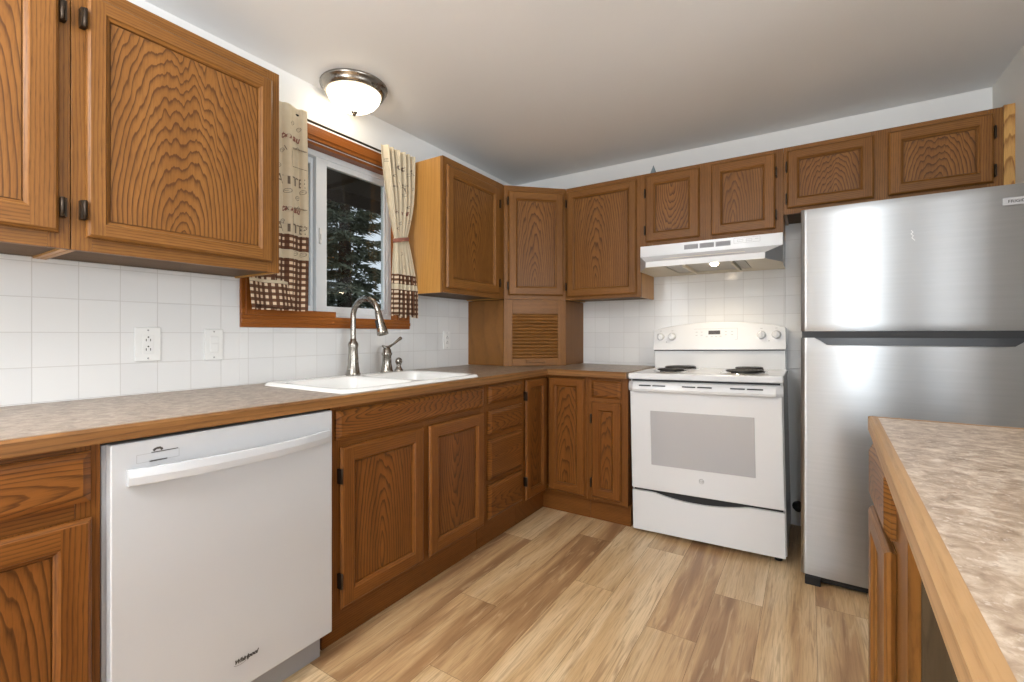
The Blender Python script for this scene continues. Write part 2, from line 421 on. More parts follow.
def stroke(mb, pts, w, fn, mi=0):
    for a, b in zip(pts[:-1], pts[1:]):
        dx, dy = b[0] - a[0], b[1] - a[1]; l = math.hypot(dx, dy) or 1; nx, ny = -dy / l * w / 2, dx / l * w / 2
        q = [(a[0] + nx, a[1] + ny), (b[0] + nx, b[1] + ny), (b[0] - nx, b[1] - ny), (a[0] - nx, a[1] - ny)]
        q = [fn(*p) for p in q]
        if None not in q: mb.face(q, [(0, 0, 0)] * 4, mi=mi)

# ------------------------------------------------------------------ room shell
XL, XR, H = -0.03, 2.76, 2.336
YF, XE = -6.6, 6.0
mb = MB()   # floor: individual vinyl planks
PW, PL = .1845, 1.219
joints = {0: -1.257, 2: -1.411, 3: -1.03, -3: -1.016, -2: -1.62, -1: -.80, 1: -.75, 4: -1.5, 5: -.9}
tones = {(0, 0): -.01, (0, 1): .02}
k = -7
while 1.104 + k * PW < XE:
    x0 = 1.104 + k * PW; x1 = x0 + PW
    rng = random.Random(100 + k); j = joints.get(k, rng.uniform(-1.6, -.4))
    y = j - PL * math.ceil((j - YF) / PL); idx = 0
    while y < 0.0:
        y1 = min(y + PL, 0.0); ya = max(y, YF)
        if y1 > ya and x1 > -.2:
            a, b = max(x0, XL), min(x1, XE)
            seed = rng.uniform(0, 90); gp = (rng.uniform(-.17, .15), 0, rng.uniform(-.06, .05))
            e = .0006
            mb.face([(a + e, ya + e, 0), (b - e, ya + e, 0), (b - e, y1 - e, 0), (a + e, y1 - e, 0)],
                    [(p - x0, q - y, seed) for p, q in ((a, ya), (b, ya), (b, y1), (a, y1))], gp, 0)
        y += PL; idx += 1
    k += 1
mb.box(XL - .1, XE + .1, YF - .1, .1, -.06, -.0006, mi=1)
struct(mb.build('floor', ['plank', 'plank_gap']))
mb = MB(); mb.box(XL - .1, XE + .1, YF - .1, .1, H, H + .08); struct(mb.build('ceiling', 'ceil'))
# left wall with window hole
WY0, WY1, WZ0, WZ1 = -2.093, -1.258, 1.200, 2.060
mb = MB()
mb.box(XL - .14, XL, YF, WY0, 0, H); mb.box(XL - .14, XL, WY1, .1, 0, H)
mb.box(XL - .14, XL, WY0, WY1, 0, WZ0); mb.box(XL - .14, XL, WY0, WY1, WZ1, H)
wl = struct(mb.build('wall_left', 'wall'))
mb = MB(); t = XL + .006
mb.box(XL, t, -3.45, -2.166, .90, 1.362); mb.box(XL, t, -2.166, -1.182, .90, 1.152)
mb.box(XL, t, -1.182, -.57, .90, 1.362)
mb.build('tile_backsplash', 'tile_left', wl, bevel=.002)
mb = MB(); mb.box(XL - .1, XE, 0, .12, 0, H); wb = struct(mb.build('wall_back', 'wall'))
mb = MB(); mb.box(.55, 1.885, -.006, 0, .92, 1.69); mb.box(1.885, XR, -.006, 0, .92, 1.80)
mb.build('tile_backsplash', 'tile_back', wb, bevel=.002)
mb = MB(); mb.box(XR, XR + .12, -1.62, 0, 0, H); wr = struct(mb.build('wall_right', 'wall_r'))
mb = MB(); mb.box(XR + .12, XE, -.12, 0, 0, H); mb.box(XE, XE + .12, YF, 0, 0, H); struct(mb.build('wall_dining', 'wall_dim'))
# unseen wall behind the camera; its openings are invented for the added lights
mb = MB()
mb.box(XL, 2.01, YF, YF + .1, 0, H); mb.box(2.67, 3.38, YF, YF + .1, 0, H); mb.box(3.86, XE, YF, YF + .1, 0, H)
mb.box(2.01, 2.67, YF, YF + .1, 2.12, H); mb.box(3.38, 3.86, YF, YF + .1, 2.02, H); mb.box(3.38, 3.86, YF, YF + .1, 0, .48)
struct(mb.build('wall_front', 'wall_dim'))
mb = MB(); mb.box(3.98, 5.6, YF + .1, YF + .14, 0, 2.15, gp=(.3, 0, 0)); struct(mb.build('door_2', 'oak_dull'))  # unseen dark slab added to darken the refrigerator's right-hand reflection
mb = MB()
for a, b in ((2.01, 2.04), (2.64, 2.67)): mb.box(a, b, YF + .1, YF + .13, 0, 2.15)
mb.box(2.01, 2.67, YF + .1, YF + .13, 2.12, 2.15)
struct(mb.build('door_1', 'vinyl'))  # door frame invented around the added light

# ------------------------------------------------------------------ kitchen window in the left wall
win = thing('window_1', '', ''); del win['label'], win['category']; struct(win)
mb = MB(); cz0, cz1, cy0, cy1 = 1.152, 2.134, -2.166, -1.183
def casing(mb, kind, a0, a1, b0, b1):
    # layered moulding: three steps
    if kind == 'h':
        mb.box(XL, XL + .016, a0, a1, b0, b1, g='y')
        mb.box(XL + .016, XL + .021, a0, a1, b0 + .018, b1 - .018, g='y')
    else:
        mb.box(XL, XL + .0158, a0, a1, b0, b1, g='z')
        mb.box(XL + .0158, XL + .0205, a0 + .018, a1 - .018, b0, b1, g='z')
casing(mb, 'h', cy0, cy1, WZ1 + .004, cz1); casing(mb, 'h', cy0, cy1, cz0, WZ0 + .006)
casing(mb, 'v', cy0, WY0, WZ0 + .006, WZ1 + .004); casing(mb, 'v', WY1, cy1, WZ0 + .006, WZ1 + .004)
mb.box(XL + .0002, XL + .018, cy0 + .0005, -1.70, WZ0 + .006, WZ0 + .034, g='y')
mb.build('casing', 'trim', win, bevel=.003)
mb = MB()
mb.box(XL - .11, XL, WY0, WY0 + .014, WZ0 + .006, WZ1 - .014); mb.box(XL - .11, XL, WY1 - .014, WY1, WZ0 + .006, WZ1 - .014)
mb.box(XL - .11, XL, WY0, WY1, WZ1 - .014, WZ1, g='y'); mb.box(XL - .11, XL, WY0, WY1, WZ0, WZ0 + .006, g='y')
mb.build('jamb', 'trim', win)
fx0, fx1 = -.135, -.085
mb = MB(); iy0, iy1, iz0, iz1 = WY0 + .014, WY1 - .014, WZ0 + .006, WZ1 - .014
for a, b, c, d in ((iy0, iy1, iz0, iz0 + .03), (iy0, iy1, iz1 - .03, iz1), (iy0, iy0 + .03, iz0 + .03, iz1 - .03), (iy1 - .03, iy1, iz0 + .03, iz1 - .03)):
    mb.box(fx0, fx1 + .006, a, b, c, d)
mb.build('vinyl_frame', 'vinyl', win, bevel=.003)
def sash(name, y0, y1, x0, x1, w0, w1, lab=None):
    mb = MB(); z0, z1 = iz0 + .028, iz1 - .028
    mb.box(x0, x1, y0, y0 + w0, z0, z1); mb.box(x0, x1, y1 - w1, y1, z0, z1)
    mb.box(x0, x1, y0 + w0, y1 - w1, z0, z0 + .032); mb.box(x0, x1, y0 + w0, y1 - w1, z1 - .032, z1)
    s = mb.build(name, 'vinyl', win, bevel=.003)
    mb = MB(); xm = (x0 + x1) / 2; mb.box(xm - .002, xm + .002, y0 + w0 - .004, y1 - w1 + .004, z0 + .028, z1 - .028)
    mb.build('pane', 'glass', s); return s
sash('sash', iy0 + .025, -1.745, fx0, fx0 + .022, .035, .03)
s2 = sash('sash', -1.765, iy1 - .012, fx0 + .026, fx1 + .002, .062, .036)
mb = MB(); mb.box(fx1 + .002, fx1 + .012, -1.752, -1.738, 1.58, 1.66); mb.box(fx1 + .012, fx1 + .020, -1.750, -1.742, 1.60, 1.63)
mb.build('latch', 'white_plastic', s2, bevel=.003)

# ------------------------------------------------------------------ outside the window
mb = MB(); mb.box(-40, XL - .2, -30, 25, -.9, -.8); struct(mb.build('trim_1', 'ground')); bpy.data.objects['trim_1'].name = 'ground'
mb = MB(); mb.box(-.85, XL - .14, -6, 3, 2.17, 2.21, g='y'); mb.box(-.88, -.85, -6, 3, 2.08, 2.30, g='y')
for i in range(9): mb.box(-.85, XL - .14, -3.6 + i * .61, -3.56 + i * .61, 2.14, 2.17, g='x')
struct(mb.build('roof_eave', 'soffit'))
def spruce(loc, h, rad, seed, label, mat, n=9000, z0=.1):
    rng = random.Random(seed); t = thing('spruce_tree', label, 'tree', loc, 0, 'spruce trees outside the window')
    mb = MB(); mb.tube([(0, 0, 0), (0.02, 0, h * .5), (0, 0, h * .97)], [.16, .10, .015], 10)
    mb.build('trunk', 'bark', t)
    mb = MB()
    nb = 130
    for b in range(nb):
        f = (b + .5) / nb; zz = h * (z0 / h + (1 - z0 / h) * f); ln = rad * (1 - f) ** .8 * rng.uniform(.7, 1.1) + .1
        a = b * 2.399 + rng.uniform(-.3, .3); droop = rng.uniform(.15, .4)
        dirx, diry = math.cos(a), math.sin(a)
        m = int(n / nb * (.35 + 1.2 * (1 - f)))
        for q in range(m):
            s = rng.random() ** .7 * ln; side = rng.uniform(-1, 1) * (.08 + .26 * (ln - s))
            px, py, pz = dirx * s - diry * side, diry * s + dirx * side, zz - droop * s + .16 * (s / ln) ** 3 * ln - abs(side) * .25 + rng.uniform(-.04, .04)
            l = rng.uniform(.08, .19); w = l * .17; ta = a + rng.uniform(-.9, .9) + (1 if side > 0 else -1) * .5; dz = rng.uniform(-.7, .25)
            ex, ey = math.cos(ta) * l, math.sin(ta) * l
            nx, ny, nz = -math.sin(ta) * w, math.cos(ta) * w, rng.uniform(-w, w)
            mb.face([(px - nx, py - ny, pz - nz), (px + nx, py + ny, pz + nz), (px + ex, py + ey, pz + dz * l)], [(0, 0, 0)] * 3)
    mb.build('foliage', mat, t)
spruce((-5.0, 2.15, -.8), 7.8, 1.45, 3, 'dark green spruce filling the right pane of the window', 'needles', 34000)
spruce((-8.3, 3.7, -.8), 7.6, 1.6, 5, 'dark green spruce at the left edge of the window glass', 'needles', 26000)
spruce((-7.2, 6.9, -.8), 8.5, 1.5, 8, 'dark spruce half hidden at the right edge of the glass', 'needles', 16000)
spruce((-11.5, 5.2, -.8), 7.0, 1.7, 11, 'paler spruce standing behind the gap between the nearer spruces', 'needles_far', 20000)

# ------------------------------------------------------------------ cabinets
def hinge(door, x, z, side, wide=.007):
    mb = MB(); s = side
    mb.box(x - .0 * s, x - wide * s, -.024, -.001, z - .026, z + .026)
    k = wide * .42; mb.lathe([(0, -.028), (k, -.026), (k, .026), (0, .028)], (x - k * .8 * s, -.023, z), 10)
    mb.build('hinge', 'bronze', door)
def panel_door(parent, x0, x1, z0, z1, mat='oak', hs=None, fw=.056, cath=None, th=.020, tone=0.0, zs=None, name='door', hw=.007):
    """frame-and-panel door; front looks to -y; local y = 0 is the face frame plane"""
    mb = MB(); w, h = x1 - x0, z1 - z0; seed = random.uniform(0, 60)
    def pt(s, i, d, k):   # ring corner k at inset i, depth d
        X = (x0 + i, x1 - i, x1 - i, x0 + i)[k]; Z = (z0 + i, z0 + i, z1 - i, z1 - i)[k]; return (X, -d, Z)
    sd = [random.uniform(0, 60) for _ in range(4)]; gp = [(random.uniform(.0, .03), random.uniform(-.04, .04), tone + random.uniform(-.08, .08)) for _ in range(4)]; go = [random.choice((-1, 1)) * random.uniform(.10, .3) for _ in range(4)]
    def G(p, k):   # k 0 bottom rail, 1 right stile, 2 top rail, 3 left stile
        x, y, z = p
        if k in (0, 2): return (z - (z0 if k == 0 else z1) + y * .1 + go[k], x - x0, sd[k])
        return (x - (x0 if k == 3 else x1) + y * .1 + go[k], z - z0, sd[k])
    def ring(i0, d0, i1, d1):
        for k in range(4):
            q = [pt(0, i0, d0, k), pt(0, i0, d0, (k + 1) % 4), pt(0, i1, d1, (k + 1) % 4), pt(0, i1, d1, k)]
            mb.face(q, [G(p, k) for p in q], gp[k])
    ring(.005, 0.001, 0, th * .45); ring(0, th * .45, 0, th * .55); ring(0, th * .55, .003, th * .80); ring(.003, th * .80, .009, th)
    a = .009; f = fw
    for k, q in ((3, ((x0 + a, z0 + a), (x0 + f, z0 + a), (x0 + f, z1 - a), (x0 + a, z1 - a))),
                 (1, ((x1 - f, z0 + a), (x1 - a, z0 + a), (x1 - a, z1 - a), (x1 - f, z1 - a))),
                 (0, ((x0 + f, z0 + a), (x1 - f, z0 + a), (x1 - f, z0 + f), (x0 + f, z0 + f))),
                 (2, ((x0 + f, z1 - f), (x1 - f, z1 - f), (x1 - f, z1 - a), (x0 + f, z1 - a)))):
        pts = [(X, -th, Z) for X, Z in q]; mb.face(pts, [G(p, k) for p in pts], gp[k])
    ring(f, th, f + .003, th * .80); ring(f + .003, th * .80, f + .0105, th * .55); ring(f + .0105, th * .55, f + .0115, th * .15); ring(f + .0115, th * .15, f + .0135, th * .15); ring(f + .0135, th * .15, f + .014, th * .38)
    i = f + .014
    pts = [pt(0, i, th * .38, k) for k in range(4)]
    cx = (x0 + x1) / 2; cz = (z0 + z1) / 2
    c = cath or (random.uniform(-.02, .05), random.choice((-1, 1)) * random.uniform(.2, .4), 0, random.uniform(-.25, .25) * w)
    sl = math.copysign(min(.30, max(.13, abs(c[1]) * 1.5)), c[1]); c = (abs(sl) * h * .5 * (.75 + 4 * abs(c[0])), sl, c[2], c[3])
    mb.face(pts, [((p[0] - cx + c[3]) * .72, p[2] - cz, seed) for p in pts], (c[0], c[1], tone + c[2]))
    pts = [pt(0, 0, .001, k) for k in (3, 2, 1, 0)]; mb.face(pts, [(p[0], p[2], seed) for p in pts])
    d = mb.build(name, mat, parent)
    if hs:
        X = x0 if hs == 'l' else x1; s = 1 if hs == 'l' else -1
        for Z in (zs or (z0 + .075, z1 - .075)): hinge(d, X, Z, s, hw)
    return d
def drawer_front(parent, x0, x1, z0, z1, mat='oak_low', name='drawer', tone=0.0, th=.020, fl=.016):
    mb = MB(); seed = random.uniform(0, 60); gp = (random.uniform(-.01, .10), random.choice((-1, 1)) * random.uniform(.10, .25), tone + random.uniform(-.05, .05)); off = random.uniform(-.03, .03)
    def pt(i, d, k): return ((x0 + i, x1 - i, x1 - i, x0 + i)[k], -d, (z0 + i, z0 + i, z1 - i, z1 - i)[k])
    def G(p): return (p[2] - z0 - (z1 - z0) / 2 + off + p[1] * .1, p[0] - (x0 + x1) / 2, seed)
    for i0, d0, i1, d1 in ((0, .001, 0, th * .5), (0, th * .5, .004, th * .62), (.004, th * .62, fl, th)):
        for k in range(4):
            q = [pt(i0, d0, k), pt(i0, d0, (k + 1) % 4), pt(i1, d1, (k + 1) % 4), pt(i1, d1, k)]; mb.face(q, [G(p) for p in q], gp)
    q = [pt(fl, th, k) for k in range(4)]; mb.face(q, [G(p) for p in q], gp)
    q = [pt(0, .001, k) for k in (3, 2, 1, 0)]; mb.face(q, [G(p) for p in q], gp)
    return mb.build(name, mat, parent)
def frame(parent, W_, z0, z1, stiles, rails, mat, th=.019):
    mb = MB()
    for a, b in stiles: mb.box(a, b, 0, th, z0, z1, g='z')
    for a, b, c, d in rails: mb.box(a, b, .0002, th, c, d, g='x')
    return mb.build('face_frame', mat, parent, bevel=.0012)
def upper(name, label, loc, rz, W_, D, h, doors, stiles, rails, sides=('oak_side', 'oak_side'), tone=0, grp=None):
    """wall cabinet; origin at lower front left corner of the frame; z is local"""
    t = thing(name, label, 'cabinet', loc, rz)
    mb = MB(); e = .0006
    mb.box(e, .014, .019, D, 0, h, g='z', mi=0, gp=(.4, .02, 0)); mb.box(W_ - .014, W_ - e, .019, D, 0, h, g='z', mi=0, gp=(.4, .02, 0))
    mb.box(.014, W_ - .014, .019, D, .006, .018, g='x', mi=1); mb.box(.014, W_ - .014, .019, D, h - .014, h - .002, g='x', mi=1)
    mb.box(.014, W_ - .014, D - .008, D, .018, h - .014, g='z', mi=1)
    mb.build('carcass', ['oak_side', 'oak_shelf'], t)
    frame(t, W_, 0, h, stiles, rails, 'oak')
    for d in doors: panel_door(t, *d[:4], **(d[4] if len(d) > 4 else {}))
    return t
XU = .28          # frame plane of the wall cabinets on the left wall
ZB, ZT = 1.357, 2.125; HU = ZT - ZB
DU = XU - XL
# left wall, nearest pair
y0, y1 = -3.46, -2.7735; W1 = y1 - y0
upper('wall_cabinet', 'oak wall cabinet cut off by the left edge of the photo, over the tiles', (XU, y0, ZB), 90, W1, DU, HU,
      [(.03, -2.798 - y0, .041, HU - .035, dict(hs='r', cath=(.01, .09, .0, -.12), fw=.058, hw=.013, zs=(.11, .645)))],
      [(0, .04), (W1 - .045, W1)], [(.04, W1 - .045, 0, .05), (.04, W1 - .045, HU - .05, HU)])
y0, y1 = -2.7715, -2.172; W1 = y1 - y0
upper('wall_cabinet', 'large single-door oak wall cabinet left of the window', (XU, y0, ZB), 90, W1, DU, HU,
      [(-2.743 - y0, -2.205 - y0, .038, HU - .040, dict(hs='l', cath=(-.015, .16, .03, .02), fw=.042, hw=.013, zs=(.112, .649)))],
      [(0, .045), (W1 - .045, W1)], [(.045, W1 - .045, 0, .05), (.045, W1 - .045, HU - .05, HU)])
# right of window
y0, y1 = -1.222, -.606; W1 = y1 - y0
upper('wall_cabinet', 'oak wall cabinet right of the window with a bright golden side panel', (XU, y0, ZB), 90, W1, DU, HU,
      [(.020, -.681 - y0, .028, HU - .045, dict(cath=(.0, .10, -.05, 0), fw=.05, hs='r', zs=(.1, .62)))],
      [(0, .045), (W1 - .09, W1)], [(.045, W1 - .09, 0, .05), (.045, W1 - .09, HU - .05, HU)])
# diagonal corner cabinet
A = Vector((XU, -.604)); B = Vector((.592, -.30)); dv = B - A; LD = dv.length; ang = math.degrees(math.atan2(dv.y, dv.x))
inv = Matrix.Rotation(-math.radians(ang), 4, 'Z') @ Matrix.Translation((-A.x, -A.y, 0))
def loc2(x, y): p = inv @ Vector((x, y, 0)); return (p.x, p.y)
foot = [loc2(XU, -.604), loc2(.592, -.30), loc2(.592, -.0062), loc2(XL + .0065, -.0062), loc2(XL + .0065, -.604)]
def diag(name, label, z, h, kind):
    t = thing(name, label, 'cabinet', (A.x, A.y, z), ang)
    mb = MB(); n = len(foot)
    pl = [(p[0], p[1] + (.0 if i > 1 else .019)) for i, p in enumerate(foot)]
    mb.prism(pl, .002, h - .002, 'z', g='z', tone=.0)
    mb.build('carcass', 'oak_panel' if kind == 'garage' else 'oak_shelf', t)
    if kind == 'door':
        frame(t, LD, 0, h, [(0, .035), (LD - .035, LD)], [(.035, LD - .035, 0, .045), (.035, LD - .035, h - .045, h)], 'oak')
        panel_door(t, .028, LD - .022, .028, h - .038, cath=(.02, .05, -.02, .01), fw=.05, hs='l', zs=(.09, .66))
    else:
        frame(t, LD, 0, h, [(0, .058), (LD - .058, LD)], [(.058, LD - .058, h - .095, h)], 'oak')
        mb = MB(); n = 13; z0, z1 = .052, h - .095
        for i in range(n):
            a = z0 + (z1 - z0) * i / n; b = z0 + (z1 - z0) * (i + 1) / n; s = (b - a)
            P = []
            for k in range(7):
                q = k / 6; P.append((.006 + .010 * (1 - abs(2 * q - 1) ** 2.2), a + s * q))
            seed = random.uniform(0, 50); gp = (.1, .02, random.uniform(-.06, .06))
            for p, q in zip(P[:-1], P[1:]):
                pts = [(.058, .016 - p[0], p[1]), (LD - .058, .016 - p[0], p[1]), (LD - .058, .016 - q[0], q[1]), (.058, .016 - q[0], q[1])]
                mb.face(pts, [(.2 + v[2] * .1, v[0], seed) for v in pts], gp)
        mb.build('tambour_door', 'oak_panel', t)
        mb = MB(); mb.box(.058, LD - .058, -.001, .015, 0.001, .052, g='x')
        mb.box(.15, LD - .15, -.012, -.001, .022, .042, g='x')
        mb.build('pull_rail', 'oak', t, bevel=.003)
    return t
diag('corner_wall_cabinet', 'diagonal oak corner wall cabinet with one narrow door', ZB, HU, 'door')
diag('appliance_garage', 'oak corner appliance garage with a ribbed roll-up door on the counter', .9055, ZB - .9065, 'garage')
# back wall
YU = -.30; DB = -YU - .007
def bupper(label, x0, x1, z0, doors, stiles, rails, **k):
    return upper('wall_cabinet', label, (x0 + .0005, YU, z0), 0, x1 - x0 - .001, DB, ZT - z0, doors, stiles, rails)
w = 1.114 - .592
bupper('oak wall cabinet left of the range hood with a tall shiny door', .592, 1.114, ZB,
       [(.012, w - .026, .020, HU - .028, dict(hs='l', cath=(.0, .08, .0, .03), fw=.045, zs=(.09, .66)))],
       [(0, .04), (w - .045, w)], [(.04, w - .045, 0, .05), (.04, w - .045, HU - .05, HU)])
x0, x1, z0 = 1.114, 1.887, 1.668; w = x1 - x0; h = ZT - z0
bupper('short two-door oak wall cabinet directly above the range hood', x0, x1, z0,
       [(1.146 - x0, 1.462 - x0, .026, h - .022, dict(hs='l', cath=(.01, -.14, .02, 0), fw=.05, zs=(.10, .33))),
        (1.526 - x0, 1.850 - x0, .026, h - .022, dict(hs='r', cath=(.0, .05, .0, .05), fw=.05, zs=(.10, .33)))],
       [(0, .05), (1.46 - x0, 1.53 - x0), (w - .05, w)], [(.05, w - .05, 0, .045), (.05, w - .05, h - .04, h)])
x0, x1, z0 = 1.888, 2.722, 1.765; w = x1 - x0; h = ZT - z0
bupper('short two-door oak wall cabinet above the refrigerator', x0, x1, z0,
       [(1.904 - x0, 2.272 - x0, .028, h - .024, dict(hs='l', cath=(.03, .30, .0, -.02), fw=.045, zs=(.08, .25))),
        (2.326 - x0, 2.690 - x0, .028, h - .024, dict(hs='r', cath=(.02, .42, .0, .01), fw=.045, zs=(.08, .25)))],
       [(0, .045), (2.26 - x0, 2.34 - x0), (w - .05, w)], [(.045, w - .05, 0, .045), (.045, w - .05, h - .04, h)])
mb = MB(); mb.box(2.7235, XR - .001, YU - .002, YU + .018, 1.50, ZT + .006, g='z', gp=(.05, .16, .0), off=.0)
tag(mb.build('filler_strip', 'oak_fill'), 'pale golden wood filler strip between the fridge cabinet and the right wall', 'trim board')
mb = MB(); mb.prism([(1.135, -.21), (1.185, -.21), (1.185, -.16), (1.135, -.16)], 2.126, 2.130, 'z')
for a, b in (((1.135, -.21), (1.185, -.21)), ((1.185, -.21), (1.185, -.16)), ((1.185, -.16), (1.135, -.16)), ((1.135, -.16), (1.135, -.21))):
    mb.face([(*a, 2.130), (*b, 2.130), (1.16, -.185, 2.213)], [(0, 0, 0)] * 3)
tag(mb.build('pointed_ornament', 'slate'), 'small blue-grey pointed object on top of the cabinet over the range hood', 'ornament')

# base cabinets
ZC = .905; NT = .036; ZF = ZC - NT - .0006
def base(label, loc, rz, W_, D, doors, drawers, stiles, rails, name='base_cabinet', mat='oak_low', tk=.05, tkr=None, side=None):
    t = thing(name, label, 'cabinet', loc, rz)
    mb = MB(); e = .0006
    mb.box(e, .016, .019, D, .13, ZF - .001, g='z', gp=(.4, .02, 0)); mb.box(W_ - .016, W_ - e, .019, D, .13, ZF - .001, g='z', gp=(.4, .02, 0))
    mb.box(.016, W_ - .016, .019, D, .13, .145, g='x', mi=1); mb.box(.016, W_ - .016, D - .01, D, .145, ZF - .002, g='z', mi=1)
    mb.build('carcass', [side or mat, 'oak_shelf'], t)
    mb = MB(); a, b = tkr or (e, W_ - e)
    mb.box(a, b, tk, tk + .016, 0, .1295, g='x'); mb.box(a, a + .016, tk + .016, D - .02, 0, .1295, g='y'); mb.box(b - .016, b, tk + .016, D - .02, 0, .1295, g='y')
    mb.build('toe_kick', mat, t, bevel=.001)
    frame(t, W_, .13, ZF, stiles, rails, mat)
    for d in doors: panel_door(t, *d[:4], mat=mat, **(d[4] if len(d) > 4 else {}))
    for d in drawers: drawer_front(t, *d[:4], mat=mat, **(d[4] if len(d) > 4 else {}))
    return t
XB = .60; DBs = XB - XL - .004
y0, y1 = -3.46, -2.797; w = y1 - y0
base('oak base cabinet with one drawer at the left edge, left of the dishwasher', (XB, y0, 0), 90, w, DBs,
     [(.03, -2.815 - y0, .155, .700, dict(cath=(.01, .10, -.05, -.13), fw=.055))], [(.03, -2.817 - y0, .738, .853)],
     [(0, .04), (w - .045, w)], [(.04, w - .045, .13, .175), (.04, w - .045, .695, .745), (.04, w - .045, .835, ZF)])
y0, y1 = -2.176, -1.2665; w = y1 - y0
sb = base('oak sink base cabinet with two doors under the white sink', (XB, y0, 0), 90, w, DBs,
     [(-2.142 - y0, -1.727 - y0, .150, .722, dict(cath=(.0, .07, .0, .02), fw=.052, hs='l', zs=(.25, .62))),
      (-1.690 - y0, -1.288 - y0, .150, .722, dict(cath=(.03, -.08, -.03, 0), fw=.052))],
     [(-2.160 - y0, -1.290 - y0, .748, .852, dict(name='false_drawer_front'))],
     [(0, .045), (-1.735 - y0, -1.68 - y0), (w - .04, w)], [(.045, w - .04, .13, .17), (.045, w - .04, .71, .76), (.045, w - .04, .84, ZF)])
y0, y1 = -1.2655, -.889; w = y1 - y0
base('oak base cabinet with a stack of four drawers', (XB, y0, 0), 90, w, DBs, [],
     [(.022, -.908 - y0, .760, .852), (.022, -.908 - y0, .600, .722), (.022, -.908 - y0, .362, .572), (.022, -.908 - y0, .160, .338)],
     [(0, .035), (w - .035, w)], [(.035, w - .035, a, b) for a, b in ((.13, .175), (.33, .37), (.565, .61), (.715, .765), (.84, ZF))])
# corner cabinet: L shaped
t = thing('corner_base_cabinet', 'oak corner base cabinet with two doors meeting at an inside corner', 'cabinet', (XB, -.60, 0), 0)
mb = MB(); px, py = XB, -.60
poly = [(-.019, -.2885), (-.019, .019), (.281, .019), (.281, .594), (XL - px + .004, .594), (XL - px + .004, -.2885)]
mb.prism(poly, .13, ZF - .001, 'z', g='z'); mb.build('carcass', 'oak_low', t)
mb = MB(); mb.prism([(-.05, -.2885), (-.05, .05), (.281, .05), (.281, .07), (-.07, .07), (-.07, -.2885)], 0, .1295, 'z', g='x')
mb.build('toe_kick', 'oak_low', t, bevel=.001)
mb = MB(); mb.box(-.0188, 0, -.2885, -.27, .13, ZF); mb.box(-.0188, 0, -.0, .0188, .13, ZF); mb.box(.262, .281, 0, .0188, .13, ZF)
for a, b in ((.13, .165), (.845, ZF)):
    mb.box(-.0186, -.0002, -.27, 0, a, b, g='y'); mb.box(0, .262, .0002, .0186, a, b, g='x')
mb.build('face_frame', 'oak_low', t, bevel=.001)
panel_door(t, .024, .266, .148, .853, mat='oak_low', cath=(.02, .05, -.02, .0), fw=.045)
e2 = MB()
d2 = panel_door(t, -.273, -.024, .148, .853, mat='oak_low', cath=(.02, -.05, -.05, .0), fw=.045, hs='l', zs=(.26, .76))
d2.rotation_euler = (0, 0, R(90)); d2.location = (0, 0, 0)
x0, x1 = .882, 1.132; w = x1 - x0
base('narrow oak base cabinet with one drawer beside the white stove', (x0, -.60, 0), 0, w, .594,
     [(.914 - x0, 1.094 - x0, .155, .722, dict(cath=(.02, .04, .0, 0), fw=.045, hs='l', zs=(.24, .62)))], [(.912 - x0, 1.092 - x0, .745, .850)],
     [(0, .045), (w - .05, w)], [(.045, w - .05, .13, .17), (.045, w - .05, .71, .76), (.045, w - .05, .84, ZF)])

# countertop (L) with wood nosing, cut out for the sink
SX0, SX1, SY0, SY1 = .045, .598, -2.118, -1.284
XN, YN = .6325, -.645
ct = thing('countertop', 'L-shaped mottled brown laminate countertop with a worn oak edge, around the sink', 'countertop', (0, 0, ZC))
mb = MB(); zb, zt = -NT, 0; nx = XN - .019; ny = YN + .019; xe = 1.1325
a, b, c, d = SX0 + .02, SX1 - .02, SY0 + .02, SY1 - .02
mb.box(XL + .0065, nx, -3.46, c, zb, zt); mb.box(XL + .0065, a, c, d, zb, zt); mb.box(b, nx, c, d, zb, zt)
mb.box(XL + .0065, nx, d, -.0065, zb, zt); mb.box(nx, xe, ny, -.0065, zb, zt)
mb.build('laminate_top', 'laminate', ct)
mb = MB()
mb.prism([(nx + .0002, zb), (XN - .001, zb), (XN, zb + .003), (XN, -.006), (XN - .005, .0004), (nx + .0002, .0004)], -3.46, YN, 'y', g='y')
mb.prism([(ny - .0002, zb), (YN + .001, zb), (YN, zb + .003), (YN, -.006), (YN + .005, .0004), (ny - .0002, .0004)], nx, xe, 'x', g='x')
mb.build('wood_nosing', 'nosing', ct)

# ------------------------------------------------------------------ sink
sk = thing('kitchen_sink', 'white double-bowl drop-in kitchen sink set in the countertop', 'sink', ((SX0 + SX1) / 2, (SY0 + SY1) / 2, ZC))
hx, hy = (SX1 - SX0) / 2, (SY1 - SY0) / 2; NX, NY = 64, 96; rr = .045
def sst(a, b, x): t = max(0, min(1, (x - a) / (b - a))); return t * t * (3 - 2 * t)
def rrd(x, y, cx, cy, a, b, r):
    dx, dy = abs(x - cx) - (a - r), abs(y - cy) - (b - r)
    return math.hypot(max(dx, 0), max(dy, 0)) + min(max(dx, dy), 0) - r
def rnd(x, y):
    dx, dy = abs(x) - (hx - rr), abs(y) - (hy - rr)
    if dx > 0 and dy > 0:
        d = math.hypot(dx, dy); s = max(dx, dy) / d; x = math.copysign(hx - rr + dx * s, x); y = math.copysign(hy - rr + dy * s, y)
    return x, y
P = []
